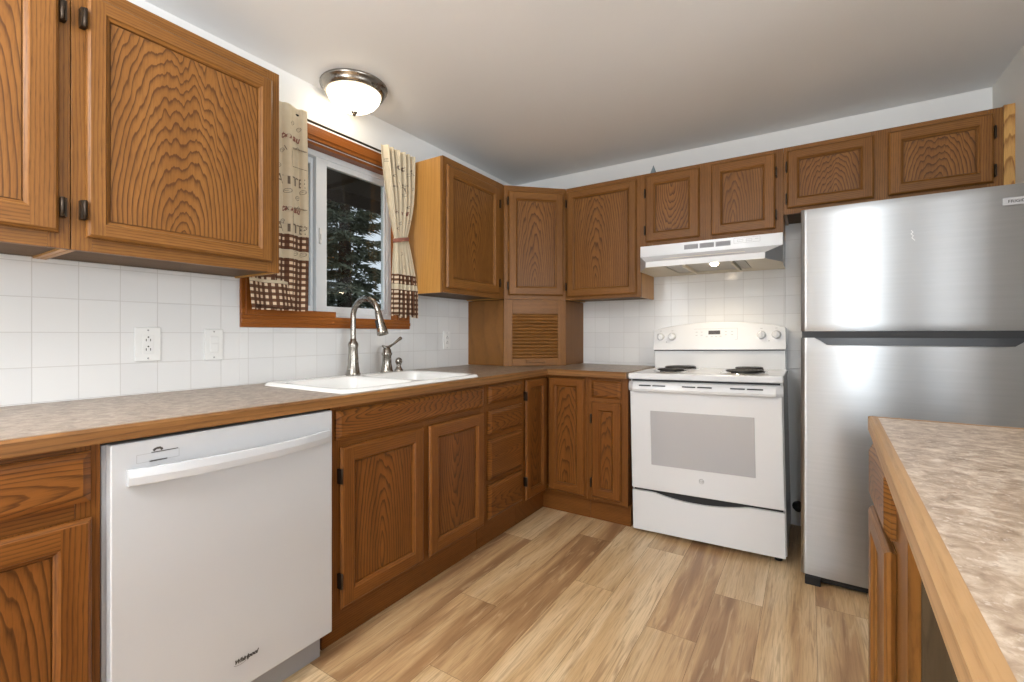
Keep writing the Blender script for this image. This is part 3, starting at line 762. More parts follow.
for i in range(NX + 1):
    row = []
    for j in range(NY + 1):
        x, y = rnd((2 * i / NX - 1) * hx, (2 * j / NY - 1) * hy)
        e = -rrd(x, y, 0, 0, hx, hy, rr)          # distance in from the rim edge
        z = .0135 * sst(0, .012, e) + .0008
        for cyb in (-.197, .197):
            dd = rrd(x, y, .035, cyb, .205, .178, .06)
            z -= .004 * sst(.022, .006, dd) if False else 0
            z -= .175 * sst(.004, -.05, dd)
            z -= .006 * sst(.018, .0, dd)
        row.append((x, y, z))
    P.append(row)
mb = MB(); mb.grid(P); mb.build('basin', 'porcelain', sk)
for cyb in (-.197, .197):
    mb = MB(); mb.lathe([(0, -.164), (.030, -.164), (.040, -.160), (.042, -.166)], (.035, cyb, 0), 24); mb.build('drain', 'chrome', sk)
ZS = ZC + .0145
# faucet
fc = thing('kitchen_faucet', 'tall brushed nickel gooseneck pull-down faucet at the sink', 'faucet', (.090, -1.677, ZS - .0012))
mb = MB(); mb.lathe([(0, 0), (.034, 0), (.036, .006), (.033, .012), (.027, .05), (.0235, .10), (.0225, .135), (.0255, .150), (.023, .160), (.0155, .170), (.0145, .18), (0, .182)], (0, 0, 0), 32)
mb.build('body', 'nickel', fc)
mb = MB(); rad = .088; dirx, diry = .999, .04
pth = [(0, 0, .172), (0, 0, .22), (0, 0, .27)]
for k in range(1, 21):
    a = PI * k / 20 * .93; pth.append((dirx * rad * (1 - math.cos(a)), diry * rad * (1 - math.cos(a)), .29 + rad * math.sin(a)))
mb.tube(pth, .0135, 16); mb.build('spout', 'nickel', fc)
ex, ey, ez = pth[-1]; q = Vector(pth[-1]) - Vector(pth[-2]); q.normalize()
mb = MB(); hd = [Vector((ex, ey, ez)) + q * s for s in (-.004, .0, .03, .07, .098, .112, .113)]
mb.tube([tuple(p) for p in hd], [.0138, .016, .0175, .0215, .0265, .027, .022], 20)
sh = mb.build('spray_head', 'nickel', fc)
mb = MB(); c = Vector((ex, ey, ez)) + q * .062 + Vector((-.0, -.0205, .0))
mb.tube([tuple(c + q * s) for s in (-.022, -.018, .018, .022)], [.004, .008, .008, .004], 12); mb.build('spray_button', 'black', sh)
# lever handle base
hb = thing('faucet_handle', 'brushed nickel single lever handle standing between the faucet and the small dispenser', 'faucet', (.090, -1.458, ZS - .0012))
mb = MB(); mb.lathe([(0, 0), (.029, 0), (.030, .006), (.0265, .012), (.0215, .045), (.020, .085), (.024, .094), (.0245, .100), (.021, .106), (.019, .122), (.012, .132), (0, .134)], (0, 0, 0), 28)
mb.v = [(x * 1.15, y * 1.15, z) for x, y, z in mb.v]
mb.build('body', 'nickel', hb)
mb = MB(); mb.tube([(-.010, -.026, .142), (0, -.012, .133), (.004, .010, .134), (.008, .040, .150), (.012, .072, .172), (.014, .088, .182), (.015, .094, .184)], [.004, .008, .0078, .006, .0075, .0095, .003], 14)
mb.build('lever', 'nickel', hb)
hb2 = thing('soap_dispenser', 'short brushed nickel dispenser at the right of the faucet handle', 'soap dispenser', (.090, -1.372, ZS - .0012))
mb = MB(); mb.lathe([(0, 0), (.023, 0), (.024, .006), (.018, .012), (.012, .026), (.0105, .032), (.016, .036), (0, .038)], (0, 0, 0), 24)
mb.build('collar', 'nickel', hb2)
mb = MB(); mb.lathe([(0, .036), (.013, .038), (.018, .046), (.0195, .054), (.016, .066), (.009, .073), (0, .075)], (0, 0, 0), 24)
mb.tube([(0, 0, .058), (.018, -.006, .058), (.034, -.012, .054)], [.007, .006, .005], 10)
mb.build('pump_head', 'nickel', hb2)

# ------------------------------------------------------------------ outlets and switch on the left tiles
def plate(name, label, cat, y, z, w, h, kind):
    t = thing(name, label, cat, (XL + .0062, y, z), 90)
    mb = MB(); mb.box(-w / 2, w / 2, -.0065, 0, -h / 2, h / 2); mb.build('cover_plate', 'white_plastic', t, bevel=.003)
    mb = MB()
    if kind == 'outlet':
        mb.box(-.0175, .0175, -.0085, -.0055, -.034, .034); ins = mb.build('receptacle', 'white_plastic', t, bevel=.0015)
        for s in (-1, 1):
            c = s * .017
            for q in (-.0065, .0065): mb = MB(); mb.box(q - .0013, q + .0013, -.0089, -.0084, c - .006, c + .003); mb.build('slot', 'print', ins)
            mb = MB(); mb.lathe([(0, .0089), (.0028, .0088), (.0028, .0082)], (0, 0, c + .009), 10, axis='y'); mb.build('ground_hole', 'print', ins)
    else:
        mb.box(-.0155, .0155, -.0080, -.0055, -.032, .032); mb.box(-.014, .014, -.0105, -.008, -.030, .004); mb.build('rocker', 'white_plastic', t, bevel=.0015)
    for s in (-1, 1):
        mb = MB(); mb.lathe([(0, .0078), (.003, .0075), (.0032, .006)], (0, 0, s * h * .41), 10, axis='y'); mb.build('screw', 'print_grey', t)
plate('wall_outlet', 'white double electrical outlet on the tiles at the left, above the dishwasher', 'outlet', -2.491, 1.085, .080, .124, 'outlet')
plate('light_switch', 'white rocker light switch on the tiles below the left end of the window', 'switch', -2.2695, 1.080, .070, .126, 'switch')
plate('wall_outlet', 'faint white outlet on the tiles between the window and the corner', 'outlet', -.840, 1.082, .072, .118, 'outlet')

# ------------------------------------------------------------------ dishwasher
dwx, dy0, dy1 = .626, -2.786, -2.1865; w = dy1 - dy0
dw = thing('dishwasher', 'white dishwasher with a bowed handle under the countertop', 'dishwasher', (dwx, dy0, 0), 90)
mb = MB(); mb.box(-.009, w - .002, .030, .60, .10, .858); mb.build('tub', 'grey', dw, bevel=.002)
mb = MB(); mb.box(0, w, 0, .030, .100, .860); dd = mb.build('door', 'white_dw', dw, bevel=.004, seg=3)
mb = MB(); mb.box(.03, w - .01, .055, .070, 0, .098, g='x'); mb.build('toe_panel', 'grey', dw)
mb = MB(); n = 24; hz0, hz1 = .757, .797; P = []
ha, hb_ = .030, w - .017
for k in range(n + 1):
    s = k / n; x = ha + (hb_ - ha) * s; bow = .030 * (1 - abs(2 * s - 1) ** 2.6) + .012; th = .014
    zo = -.003 * (1 - (2 * s - 1) ** 2)
    P.append([(x, -bow + th if 0 < k < n else -.001, hz0 + zo), (x, -bow, hz0 + zo), (x, -bow - .003, (hz0 + hz1) / 2 + zo), (x, -bow, hz1 + zo), (x, -bow + th if 0 < k < n else -.001, hz1 + zo)])
mb.grid(P, closev=True, smooth=False)
mb.face(P[0], [(0, 0, 0)] * 5); mb.face(P[-1], [(0, 0, 0)] * 5)
mb.build('handle', 'white_dw', dd, bevel=.002)
fn = lambda a, b: (.050 + a, -.0008, .806 + b)
mb = MB(); stroke(mb, [(0, 0), (0, .020), (.090, .020), (.090, .0), (0, 0)], .0010, fn); mb.build('vent_outline', 'print_grey', dd)
mb = MB(); stroke(mb, [(.026, .0), (.064, .0)], .0032, fn); mb.build('vent_shadow', 'print', dd)  # thick black lines drawn along the vent outline
mb = MB(); stroke(mb, [(.030, .021), (.088, .021)], .0022, fn); mb.build('vent_shadow', 'print', dd)
mb = MB(); stroke(mb, [(.034, .025), (.040, .030), (.050, .030), (.053, .024)], .0055, fn); mb.build('latch_mark', 'print', dd)
mb = MB(); fn = lambda a, b: (.277 + a, -.0008, .178 + b)
add_text(mb, 'Whirlpool', .0158, fn, bold=.0011, shear=.35)
pts = [(.017 + .019 * math.cos(R(200 + 10 * i)) * 1, .0005 + .007 * math.sin(R(200 + 10 * i))) for i in range(14)]
stroke(mb, pts, .0009, fn)
mb.build('logo', 'print', dd)

# ------------------------------------------------------------------ stove
SW = .758; tilt = -1.25
st = thing('electric_stove', 'white electric coil stove standing between the base cabinet and the refrigerator', 'stove', (1.158, -.572, -.001), 0, ry=tilt)
mb = MB(); mb.box(0, SW, .0, .545, .022, .868); mb.build('body', 'white', st, bevel=.003)
for k, (fx, fy) in enumerate(((.04, .04), (SW - .04, .04), (.04, .50), (SW - .04, .50))):
    mb = MB(); b_ = -.0 - fx * math.sin(R(1.25)) + .001
    mb.lathe([(0, .025), (.009, .025), (.009, b_ + .010), (.018, b_ + .008), (.018, b_), (0, b_)], (fx, fy, 0), 16); mb.build('levelling_foot', 'black', st)
# oven door
mb = MB(); mb.box(.004, SW - .004, -.034, -.001, .254, .857); od = mb.build('oven_door', 'white', st, bevel=.006, seg=3)
mb = MB(); mb.box(.118, .632, -.0365, -.0335, .396, .695); mb.build('oven_window', 'ovenglass', od, bevel=.004)
mb = MB(); P = []
for k in range(25):
    s = k / 24; x = -.002 + s * (SW + .004 - .018 * 0); bow = .030 - .0 * s
    e = min(1, min(s, 1 - s) / .03)
    yb = -.034 - .026 * e ** .5 - .004 * (1 - (2 * s - 1) ** 2)
    P.append([(x, -.030, .802), (x, yb, .804), (x, yb - .004, .818), (x, yb, .842), (x, yb + .012, .854), (x, -.020, .857)])
mb.grid(P, smooth=False, closev=True); mb.face(P[0], [(0, 0, 0)] * 6); mb.face(P[-1], [(0, 0, 0)] * 6)
oh = mb.build('door_handle', 'white', od, bevel=.002)
for a, b in ((.068, .132), (.142, .210), (.298, .364), (.374, .444), (.530, .596), (.606, .676)):
    mb = MB(); mb.box(a, b, -.0705, -.060, .8345, .8405); mb.build('vent_slot', 'black', oh)
# roundel
mb = MB(); fn = lambda a, b: (.378 + a, -.0350, .352 + b)
mb.lathe([(.0105, 0), (.0125, .0012), (.0105, .0024)], (.378, -.0335, .340), 24, axis='y')
add_text(mb, 'GE', .014, lambda a, b: (.378 + a, -.0346, .335 + b), center=True, bold=.0003)
mb.build('emblem', 'print_grey', od)
# storage drawer with curved grip gap
mb = MB(); top = [(.006 + (SW - .012) * k / 30, .240 - .028 * max(0, math.sin(PI * min(1, max(0, (k / 30 - .16) / .62)))) ** .8) for k in range(31)]
poly = [(.006, .022)] + top + [(SW - .006, .022)]
mb.prism(poly, -.030, -.001, 'y'); mb.build('storage_drawer', 'white', st, bevel=.002)
mb = MB(); mb.box(.012, SW - .012, -.012, -.0005, .205, .254); mb.build('drawer_gap', 'black', st)
mb = MB(); mb.box(.012, SW - .012, -.010, -.0005, .857, .868); mb.build('shadow_gap', 'black', st)
# cooktop
mb = MB(); mb.box(-.004, SW + .004, -.040, .548, .868, .902); mb.build('cooktop', 'white', st, bevel=.008, seg=3)
ZK = .902
for lab, cx, cy, r in (('f', .185, .150, .078), ('b', .185, .385, .098), ('c', .570, .150, .100), ('d', .570, .385, .078)):
    mb = MB(); mb.lathe([(r * .3, .002), (r * .8, .0015), (r + .006, .0035), (r + .014, .0045), (r + .019, .0005)], (cx, cy, ZK), 40); pn = mb.build('drip_bowl', 'chrome', st)
    mb = MB(); pth = []
    turns = 4.2; n = 130
    for i in range(n + 1):
        a = 2 * PI * turns * i / n; q = .018 + (r - .022) * i / n; pth.append((cx + q * math.cos(a), cy + q * math.sin(a), ZK + .0125))
    mb.tube(pth, .0052, 8)
    for a in (0, 2.094, 4.189): mb.tube([(cx, cy, ZK + .006), (cx + r * math.cos(a), cy + r * math.sin(a), ZK + .006)], .003, 6)
    mb.build('coil_element', 'black_metal', st)
# backguard
by = .470
mb = MB(); mb.box(.004, SW - .004, by + .012, .552, .9, 1.022); mb.build('back_riser', 'white', st, bevel=.004)
mb = MB(); P0 = []
def topz(s): return 1.146 + .044 * (1 - (2 * s - 1) ** 2) ** .8
poly = [(0.0, 1.018)] + [(0 + SW * k / 24, topz(k / 24)) for k in range(25)] + [(SW, 1.018)]
rows = []
F = []; Bk = []
for x, z in poly:
    yy = by - .004 + (z - 1.018) * .22
    F.append((x, yy, z)); Bk.append((x, .556, z))
mb.face(F, [(0, 0, 0)] * len(F)); mb.face(Bk[::-1], [(0, 0, 0)] * len(F))
for k in range(len(F)):
    j = (k + 1) % len(F); mb.face([F[k], F[j], Bk[j], Bk[k]], [(0, 0, 0)] * 4, smooth=False)
cp = mb.build('control_panel', 'white', st, bevel=.004, merge='all')
def py_(z): return by - .004 + (z - 1.018) * .22
mb = MB(); mb.box(.006, SW - .006, by + .002, by + .02, 1.012, 1.020); mb.build('shadow_line', 'greydk', cp)
for kx in (.046, .120, .633, .710):
    mb = MB(); z = 1.105; mb.lathe([(.0, .024), (.016, .024), (.020, .020), (.023, .006), (.025, .0)], (kx, py_(z), z), 24, axis='y')
    mb.box(kx - .004, kx + .004, py_(z) - .030, py_(z) - .020, z - .019, z + .021)
    kn = mb.build('control_knob', 'white', cp, bevel=.0015)
mb = MB()
def onp(x, z): return (x, py_(z) - .0008, z)
mb.face([onp(.340, 1.114), onp(.408, 1.114), onp(.408, 1.138), onp(.340, 1.138)], [(0, 0, 0)] * 4); mb.build('clock_display', 'display', cp)
mb = MB(); fnp = lambda a, b: onp(a, b)
stroke(mb, [(.255, 1.150), (.505, 1.150), (.505, 1.082), (.49, 1.078)], .0012, fnp)
for x, z in ((.27, 1.130), (.30, 1.130), (.27, 1.110), (.30, 1.110), (.33, 1.100), (.36, 1.100), (.385, 1.100), (.41, 1.102), (.44, 1.130), (.475, 1.130), (.44, 1.110), (.475, 1.110), (.046, 1.142), (.120, 1.142), (.633, 1.144), (.710, 1.144)):
    mk = MB(); stroke(mk, [(x - .006, z), (x + .006, z)], .0028, fnp); mk.build('button_mark', 'print_grey', cp)
mb.build('keypad_outline', 'print_grey', cp)
mb = MB()
for x in (.085, .672):
    mb = MB(); stroke(mb, [(x - .002, 1.070), (x + .002, 1.070)], .004, fnp); mb.build('indicator_light', 'print', cp)

# pipe stub low on the wall behind the gap
mb = MB(); mb.lathe([(0, .050), (.020, .048), (.020, .0), (.030, .0), (.030, .006)], (1.950, -.0005, .115), 20, axis='y')
tag(mb.build('pipe_stub', 'black_metal'), 'round black pipe stub low on the wall between stove and refrigerator', 'pipe')

# ------------------------------------------------------------------ range hood
hd = thing('range_hood', 'white under-cabinet range hood over the stove', 'range hood', (1.118, 0, 1.50))
HX = 1.885 - 1.118
def hp(x, y, z): return (x, y, z - 1.50)
yt, yl = -.325, -.500; zt_, zm, zl, zb_ = 1.667, 1.602, 1.542, 1.510
lx0, lx1 = .085, HX - .071
mb = MB(); Z3 = [(0, 0, 0)] * 4
def quad(*p, mi=0): mb.face([hp(*q) for q in p], [(0, 0, 0)] * len(p), mi=mi)
quad((0, yt, zt_), (HX, yt, zt_), (HX, yt, zm), (0, yt, zm))
quad((0, yt, zm), (HX, yt, zm), (lx1, yl, zl), (lx0, yl, zl))
quad((lx0, yl, zl), (lx1, yl, zl), (lx1, yl, zb_), (lx0, yl, zb_))
quad((0, yt, zt_), (0, -.008, zt_), (HX, -.008, zt_), (HX, yt, zt_))
for X, lx in ((0, lx0), (HX, lx1)):
    quad((X, -.008, zt_), (X, yt, zt_), (X, yt, zb_), (X, -.008, zb_), mi=0)
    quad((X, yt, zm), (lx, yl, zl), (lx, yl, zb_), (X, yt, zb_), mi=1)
quad((0, -.008, zt_), (HX, -.008, zt_), (HX, -.008, zb_), (0, -.008, zb_))
# underside rim and recessed tray
rim = [(0.0, -.008), (HX, -.008), (HX, yt), (lx1, yl), (lx0, yl), (0.0, yt)]
inn = [(.17, -.05), (HX - .17, -.05), (HX - .17, -.30), (HX - .17, -.44), (.17, -.44), (.17, -.30)]
for k in range(6):
    j = (k + 1) % 6
    quad((*rim[k], zb_), (*rim[j], zb_), (*inn[j], zb_ + .010), (*inn[k], zb_ + .010), mi=2)
    quad((*inn[k], zb_ + .010), (*inn[j], zb_ + .010), (*inn[j], zb_ + .055), (*inn[k], zb_ + .055), mi=2)
quad(*[(*p, zb_ + .055) for p in inn], mi=2)
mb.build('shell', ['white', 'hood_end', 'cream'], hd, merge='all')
mb = MB(); mb.box(.175, HX - .175, -.435, -.055, zb_ + .012 - 1.5, zb_ + .018 - 1.5); mb.build('grease_filter', 'filter', hd)
mb = MB()
for X in (.275, HX - .240):
    mb = MB(); mb.box(X, X + .012, -.43, -.06, zb_ - .004 - 1.5, zb_ + .012 - 1.5); mb.build('filter_rail', 'cream', hd)
mb = MB(); mb.lathe([(0, -.014), (.014, -.012), (.021, -.006), (.023, 0)], (HX / 2 + .05, -.36, zb_ + .012 - 1.5), 20); mb.build('lamp', 'bulb', hd)
mb = MB()
for k in range(3):
    a = .262 + k * .0865
    for q in range(5): mb.box(a, a + .078, yt - .0016, yt - .0002, 1.625 + q * .0052 - 1.5, 1.6285 + q * .0052 - 1.5)
    mb.box(a, a + .078, yt - .0006, yt - .0001, 1.624 - 1.5, 1.652 - 1.5)
mb.build('vent_grille', 'grey', hd)
mb = MB()
fnh = lambda a, b: (a, yt - .0008, b - 1.5)
stroke(mb, [(.53, 1.632), (.53, 1.66), (.66, 1.66), (.66, 1.632), (.53, 1.632)], .0012, fnh)
for x in (.548, .592): stroke(mb, [(x, 1.640), (x, 1.650), (x + .028, 1.650), (x + .028, 1.640), (x, 1.640)], .0014, fnh)
stroke(mb, [(.636, 1.648), (.652, 1.648)], .002, fnh)
mb.build('switch_markings', 'print_grey', hd)
l = bpy.data.lights.new('hood_lamp_light', 'SPOT'); l.energy = 6; l.color = (1, .86, .66); l.spot_size = R(150); l.spot_blend = .8; l.shadow_soft_size = .04
o = bpy.data.objects.new('hood_lamp_light', l); COL.objects.link(o); o.location = (1.118 + HX / 2 + .05, -.36, 1.485)

# ------------------------------------------------------------------ refrigerator
FX0, FX1, FY = 1.972, 2.742, -.737; fw = FX1 - FX0
fr = thing('refrigerator', 'stainless steel top-freezer refrigerator at the right of the stove', 'refrigerator', (FX0 + fw / 2, FY, 0))
mb = MB(); mb.box(-fw / 2 + .004, fw / 2 - .004, .070, .69, .045, 1.655); mb.build('body', 'greydk', fr, bevel=.004)
mb = MB(); mb.box(-fw / 2 + .02, fw / 2 - .02, .035, .10, .012, .045)
for s in (-1, 1): mb.box(s * (fw / 2 - .045) - .03, s * (fw / 2 - .045) + .03, .010, .07, 0, .040)
mb.build('base_grille', 'black', fr, bevel=.004)
def fdoor(name, z0, z1, pocket_top=False):
    """gently crowned door skin with rounded vertical edges"""
    n = 40; m = 30; th = .062
    prof = []
    hwid = fw / 2
    for k in range(n + 1):
        s = -1 + 2 * k / n; s = math.copysign(abs(s) ** .6, s); x = s * hwid
        crown = .007 * (1 - s * s)
        e = hwid - abs(x); rnd_ = .010 * (1 - math.sqrt(max(0, 1 - (1 - min(1, e / .011)) ** 2)))
        prof.append((x, .007 - crown + rnd_))
    mb = MB(); rows = []
    for i in range(m + 1):
        z = z0 + (z1 - z0) * i / m; e = min(z - z0, z1 - z); rz = .006 * (1 - math.sqrt(max(0, 1 - (1 - min(1, e / .008)) ** 2)))
        rows.append([(x, y + rz, z) for x, y in prof])
    mb.grid(rows, smooth=True)
    for zz, row in ((z0, rows[0]), (z1, rows[-1])):
        mb.face([*row, (hwid, th, zz), (-hwid, th, zz)], [(0, 0, 0)] * (len(row) + 2))
    for s, k in ((-1, 0), (1, n)):
        mb.face([rows[0][k], rows[-1][k], (s * hwid, th, z1), (s * hwid, th, z0)], [(0, 0, 0)] * 4)
    mb.face([(-hwid, th, z0), (hwid, th, z0), (hwid, th, z1), (-hwid, th, z1)], [(0, 0, 0)] * 4)
    return mb.build(name, 'steel', fr)
ud = fdoor('freezer_door', 1.135, 1.681); ld = fdoor('fridge_door', .046, 1.106)
mb = MB(); mb.box(-fw / 2 + .004, fw / 2 - .004, .012, .069, 1.106, 1.135); mb.build('door_gap', 'black', fr)
# pocket handle: dark scoop hanging into the top of the lower door
mb = MB(); z1 = 1.1045; pk = [(-fw / 2 + .055, z1), (-fw / 2 + .075, z1 - .012), (-fw / 2 + .10, z1 - .031), (fw / 2 - .10, z1 - .031), (fw / 2 - .075, z1 - .012), (fw / 2 - .055, z1)]
n = 30; P = []
for k in range(n + 1):
    s = k / n; x = -fw / 2 + .052 + s * (fw - .104); e = min(s, 1 - s) * (fw - .104)
    dz = .030 * sst(0, .05, e); xs = x / (fw / 2); yf = .007 - .007 * (1 - xs * xs) - .0018
    P.append([(x, yf + .0002, z1 + .0016), (x, yf, z1 - dz * .5), (x, yf, z1 - dz)])
mb.grid(P); mb.build('pocket_handle', 'greydk', ld)
mb = MB(); mb.grid([[(p[2][0], p[2][1] - .0016, p[2][2]), (p[2][0], p[2][1] - .0008, p[2][2] - .003)] for p in P]); mb.build('handle_lip', 'steel', ld)
mb = MB(); bx = 2.611 - FX0 - fw / 2; mb.box(bx, bx + .105, -.0042, .004, 1.601, 1.630); bd = mb.build('badge', 'greylt', ud, bevel=.0015)
mb = MB(); add_text(mb, 'FRIGIDAIRE', .0155, lambda a, b: (bx + .0525 + a, -.0048, 1.610 + b), center=True, bold=.0003); mb.build('badge_lettering', 'print', bd)
mb = MB(); sx, sz = 2.350 - FX0 - fw / 2, 1.512
stroke(mb, [(0, .03), (.006, .022), (-.001, .016), (.007, .008), (.002, 0), (.012, -.012)], .0022, lambda a, b: (sx + a, -.0012, sz + b)); mb.build('scratch_mark', 'white_plastic', ud)

# ------------------------------------------------------------------ ceiling light
cl = thing('ceiling_light', 'round flush ceiling light with lit frosted dome above the window', 'ceiling light', (.131, -1.703, H))
mb = MB(); mb.lathe([(0, -.001), (.157, -.001), (.159, -.006), (.156, -.014), (.150, -.018), (.147, -.030), (.140, -.042), (.128, -.046), (.120, -.036)], (0, 0, 0), 48)
mb.build('pan', 'nickel', cl)
mb = MB(); prof = [(.1205, -.036), (.125, -.048), (.118, -.066), (.103, -.086), (.080, -.103), (.055, -.116), (.030, -.123), (0, -.125)]
mb.lathe(prof, (0, 0, 0), 48); mb.build('glass_dome', 'dome', cl)
mb = MB(); mb.lathe([(0, -.122), (.015, -.124), (.017, -.129), (.010, -.134), (.009, -.140), (.004, -.145), (0, -.146)], (0, 0, 0), 20); mb.build('finial', 'nickel', cl)

# ------------------------------------------------------------------ curtains
rd = thing('curtain_rod', 'thin dark curtain rod across the top of the window', 'curtain rod', (.055, -1.70, 2.112))
mb = MB(); mb.tube([(0, -.465, 0), (0, .468, 0)], .0055, 12); mb.build('pole', 'bronze', rd)
for y in (-.44, .462):
    mb = MB(); mb.tube([(-.0845, y, 0), (0, y, 0)], .006, 10); mb.lathe([(0, .005), (.016, .004), (.016, .0), (0, 0)], (-.0845, y, 0), 16, axis='x')
    mb.build('bracket', 'bronze', rd)
def curtain(name, label, loc, ys, folds, amp, ztop, zbot, bands, xoff=lambda z: 0, seed=0, cloth_w=None, hem=None):
    """ys(z) -> (y_left, y_right); x follows pleats; local origin = loc"""
    t = thing(name, label, 'curtain', loc)
    rng = random.Random(seed); ph = [rng.uniform(0, 6.28) for _ in range(4)]
    n = 110; m = 120
    def pt(s, z):
        a, b = ys(z); wv = math.sin(2 * PI * folds * s + ph[0] + .35 * math.sin(3 * z + ph[1])) + .35 * math.sin(2 * PI * folds * 2.3 * s + ph[2] + 1.5 * z)
        f = amp(z); y = a + (b - a) * (s + .012 * math.sin(2 * PI * folds * 2 * s + ph[3]))
        return Vector((xoff(z) + f * wv, y, z))
    cw = cloth_w or 2.0 * (ys(ztop)[1] - ys(ztop)[0])
    mb = MB(); P = []; G = []
    for i in range(m + 1):
        z = ztop + (zbot - ztop) * i / m; row = []; gr = []
        for j in range(n + 1):
            s = j / n; zz = z + (hem(s) if hem and i == m else 0); p = pt(s, z); row.append((p.x - loc[0], p.y - loc[1], zz - loc[2]))
            fl = 1.0 if any(a <= z <= b for a, b in bands) else 0.0
            gr.append((s * cw, z, fl))
        P.append(row); G.append(gr)
    mb.grid(P, gr=G); mb.build('cloth', 'cloth', t, solid=.0016)
    def surf(s, z, off=.0022):
        if not .015 < s < .985: return None
        p = pt(s, z); q = pt(s + .004, z) - pt(s - .004, z); nrm = Vector((q.y, -q.x, 0)).normalized()
        if nrm.x < 0: nrm = -nrm
        p = p + nrm * off; return (p.x - loc[0], p.y - loc[1], p.z - loc[2])
    return t, surf, cw
cL = (.066, -1.915 - .13, 1.23)
ysL = lambda z: (-2.168, -1.915 + .004 * math.sin(5 * z))
tL, sL, cwL = curtain('curtain', 'cream printed curtain with brown gingham hem at the left of the window', cL, ysL, 3.0,
      lambda z: .007 + .003 * sst(2.10, 1.9, z), 2.140, 1.226, [(1.500, 1.566), (1.0, 1.462)], seed=4, cloth_w=.29, xoff=lambda z: .066)
# lower flap of the same curtain that swings out under the cabinet
mb = MB(); P = []; G = []
for i in range(41):
    z = 1.352 - (1.352 - 1.238) * i / 40; row = []; gr = []
    for j in range(61):
        s = j / 60; y = -2.196 + s * .205
        x = .098 + .012 * math.sin(2 * PI * 1.6 * s + 1.2) + .018 * (i / 40) - .02 * s
        row.append((x - cL[0], y - cL[1], z - cL[2] + (.006 * math.sin(7 * s) if i == 40 else 0))); gr.append((s * .215, z, 1.0 if z < 1.338 else 0.0))
    P.append(row); G.append(gr)
mb.grid(P, gr=G); mb.build('folded_hem', 'cloth', tL, solid=.0016)
def draw(parent, name, fill, mat='ink'):
    mb = MB(); fill(mb)
    if mb.f: return mb.build(name, mat, parent)
def onL(u0, z0): return lambda a, b: sL((u0 + a + 2.168) / .253, z0 + b)
def pot(mb, u, z, s, fn0):
    fn = fn0(u, z); W_ = .0022
    stroke(mb, [(-.42 * s, 0), (-.5 * s, .45 * s), (-.36 * s, .95 * s), (.36 * s, .95 * s), (.5 * s, .45 * s), (.42 * s, 0), (-.42 * s, 0)], W_, fn)
    stroke(mb, [(-.42 * s, .99 * s), (.42 * s, .99 * s)], W_, fn); stroke(mb, [(-.14 * s, 1.0 * s), (0, 1.16 * s), (.14 * s, 1.0 * s)], W_, fn)
    stroke(mb, [(-.44 * s, .75 * s), (-.74 * s, .98 * s), (-.68 * s, .80 * s), (-.47 * s, .45 * s)], W_, fn)
def bean(mb, u, z, r, fn0):
    fn = fn0(u, z); pts = [(r * math.cos(R(a)), .75 * r * math.sin(R(a)) + .3 * r * math.cos(R(a))) for a in range(0, 361, 30)]
    stroke(mb, pts, .0018, fn); stroke(mb, [(-r * .8, -.2 * r), (0, .05 * r), (r * .8, .3 * r)], .0014, fn)
for z in (1.785, 1.575): draw(tL, 'lettering', lambda m: add_text(m, 'LATTE', .058, onL(-2.092, z), bold=.0004))
for tx, u, z in (('to au lait', -2.035, 1.985), ('to au lait', -2.035, 1.665)): draw(tL, 'lettering', lambda m: add_text(m, tx, .042, onL(u, z), bold=.0014, shear=.3), 'ink_red')
for u, z, q in ((-1.955, 1.868, .085), (-1.955, 1.648 - .04, .08), (-2.09, 1.87, .08)): draw(tL, 'pot_drawing', lambda m: pot(m, u, z, q, onL))
for u, z in ((-1.985, 2.062), (-1.950, 2.046), (-2.03, 1.93), (-2.05, 1.86), (-1.935, 1.765), (-2.01, 1.755), (-1.96, 1.735), (-2.03, 1.62), (-1.935, 1.60), (-2.06, 1.50), (-1.975, 1.482), (-1.935, 1.482)): draw(tL, 'bean_drawing', lambda m: bean(m, u, z, .012, onL))
# right curtain, tied back
def ysR(z):
    if z > 1.665:
        f = (2.15 - z) / (2.15 - 1.665); f = f * f * .55 + f * .45; return (-1.490 + (.094) * f, -1.250 - .052 * f ** 2)
    f = min(1, (1.665 - z) / .30); f = f ** .8; return (-1.392 - .018 * f, -1.300 + .078 * f)
cR = (.066, -1.34, 1.22)
tR, sR, cwR = curtain('curtain', 'cream printed curtain tied back at the right of the window', cR, ysR, 6.0,
      lambda z: .008 + .008 * min(1, abs(z - 1.665) / .2), 2.140, 1.222, [(1.405, 1.452), (1.0, 1.368)], seed=9, cloth_w=.30,
      xoff=lambda z: .087 - .006 * sst(1.9, 1.66, z), hem=lambda s: .010 * math.sin(11 * s))
tR['label'] = 'cream printed curtain tied back with a brown band at the right of the window'
mb = MB(); P = []
for k in range(24):
    a = 2 * PI * k / 24; zc = 1.650 + .012 * math.cos(a)
    P.append([(.081 + .029 * math.sin(a) - cR[0], -1.346 + .052 * math.cos(a) - cR[1], zc + d - cR[2]) for d in (-.011, 0, .011)])
mb.grid(P, closeu=True); mb.build('tieback', 'ink_red', tR, solid=.004)
def onR(s0, z0): return lambda a, b: sR(s0 + a / .22, z0 + b)
for tx, q, z, sz, mt in (('LATTE', .15, 1.93, .05, 'ink'), ('Cafe au lait', .12, 1.79, .034, 'ink_red'), ('MOCHA', .25, 2.03, .042, 'ink')): draw(tR, 'lettering', lambda m: add_text(m, tx, sz, onR(q, z), bold=.0008, shear=.1), mt)
for q, z in ((.1, 2.06), (.3, 1.99), (.75, 2.02), (.9, 1.95), (.6, 1.90), (.2, 1.86), (.8, 1.84), (.45, 1.74), (.9, 1.76), (.3, 1.71), (.4, 1.57), (.7, 1.55), (.5, 1.50), (.2, 1.51)): draw(tR, 'bean_drawing', lambda m: bean(m, q, z, .010, onR))
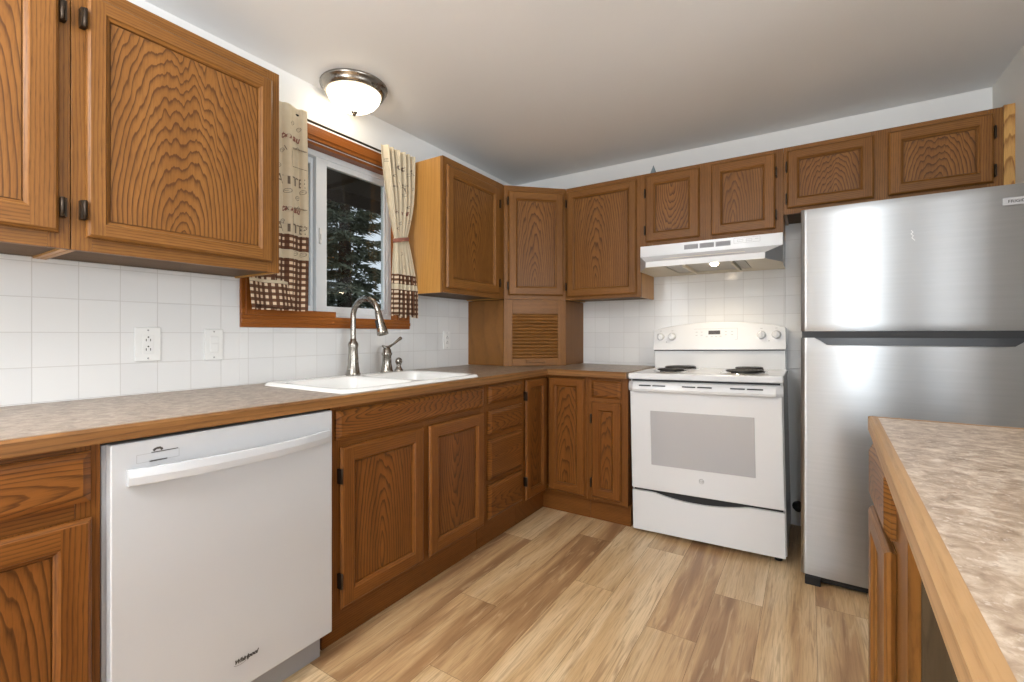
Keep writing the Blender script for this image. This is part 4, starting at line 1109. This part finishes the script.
draw(tR, 'pot_drawing', lambda m: pot(m, .72, 1.91, .05, onR))

# ------------------------------------------------------------------ peninsula at the right
PX, PY0 = 2.133, -1.640
pc = thing('peninsula_countertop', 'mottled beige laminate peninsula countertop with a pale wood edge at the right', 'countertop', (PX, PY0, ZC), -2.2)
X1 = XR + .5 - PX; Y1 = -3.9 - PY0
mb = MB(); mb.box(.020, X1, Y1, -.020, -.034, 0); mb.build('laminate_top', 'laminate_pale', pc)
mb = MB()
mb.prism([(.0202, -.036), (.003, -.036), (0, -.033), (0, -.006), (.006, .0006), (.0202, .0006)], Y1, -.012, 'y', g='y')
mb.prism([(-.0202, -.036), (-.003, -.036), (0, -.033), (0, -.006), (-.006, .0006), (-.0202, .0006)], .012, X1, 'x', g='x')
mb.face([(0, -.012, -.036), (.012, 0, -.036), (.012, 0, .0003), (0, -.012, .0003)], [(0, 0, 0)] * 4)
mb.build('wood_nosing', 'nosing_pale', pc)
pcx = 2.150; cy0, cy1 = -2.105, -1.665; w = cy1 - cy0
# local x runs towards -y for a cabinet whose front faces -x
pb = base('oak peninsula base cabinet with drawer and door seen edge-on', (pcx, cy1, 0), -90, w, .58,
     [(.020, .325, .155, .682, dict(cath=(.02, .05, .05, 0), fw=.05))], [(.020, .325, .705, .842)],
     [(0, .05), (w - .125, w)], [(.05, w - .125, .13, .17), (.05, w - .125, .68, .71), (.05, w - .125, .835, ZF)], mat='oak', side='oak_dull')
# knee space behind it, darkened by an added back panel and unseen near cabinet
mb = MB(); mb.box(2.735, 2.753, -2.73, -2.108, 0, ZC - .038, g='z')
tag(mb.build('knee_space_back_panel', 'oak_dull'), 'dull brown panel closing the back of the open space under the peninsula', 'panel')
y1 = -2.735; w = 1.0  # unseen cabinet added here to keep light out of the knee space
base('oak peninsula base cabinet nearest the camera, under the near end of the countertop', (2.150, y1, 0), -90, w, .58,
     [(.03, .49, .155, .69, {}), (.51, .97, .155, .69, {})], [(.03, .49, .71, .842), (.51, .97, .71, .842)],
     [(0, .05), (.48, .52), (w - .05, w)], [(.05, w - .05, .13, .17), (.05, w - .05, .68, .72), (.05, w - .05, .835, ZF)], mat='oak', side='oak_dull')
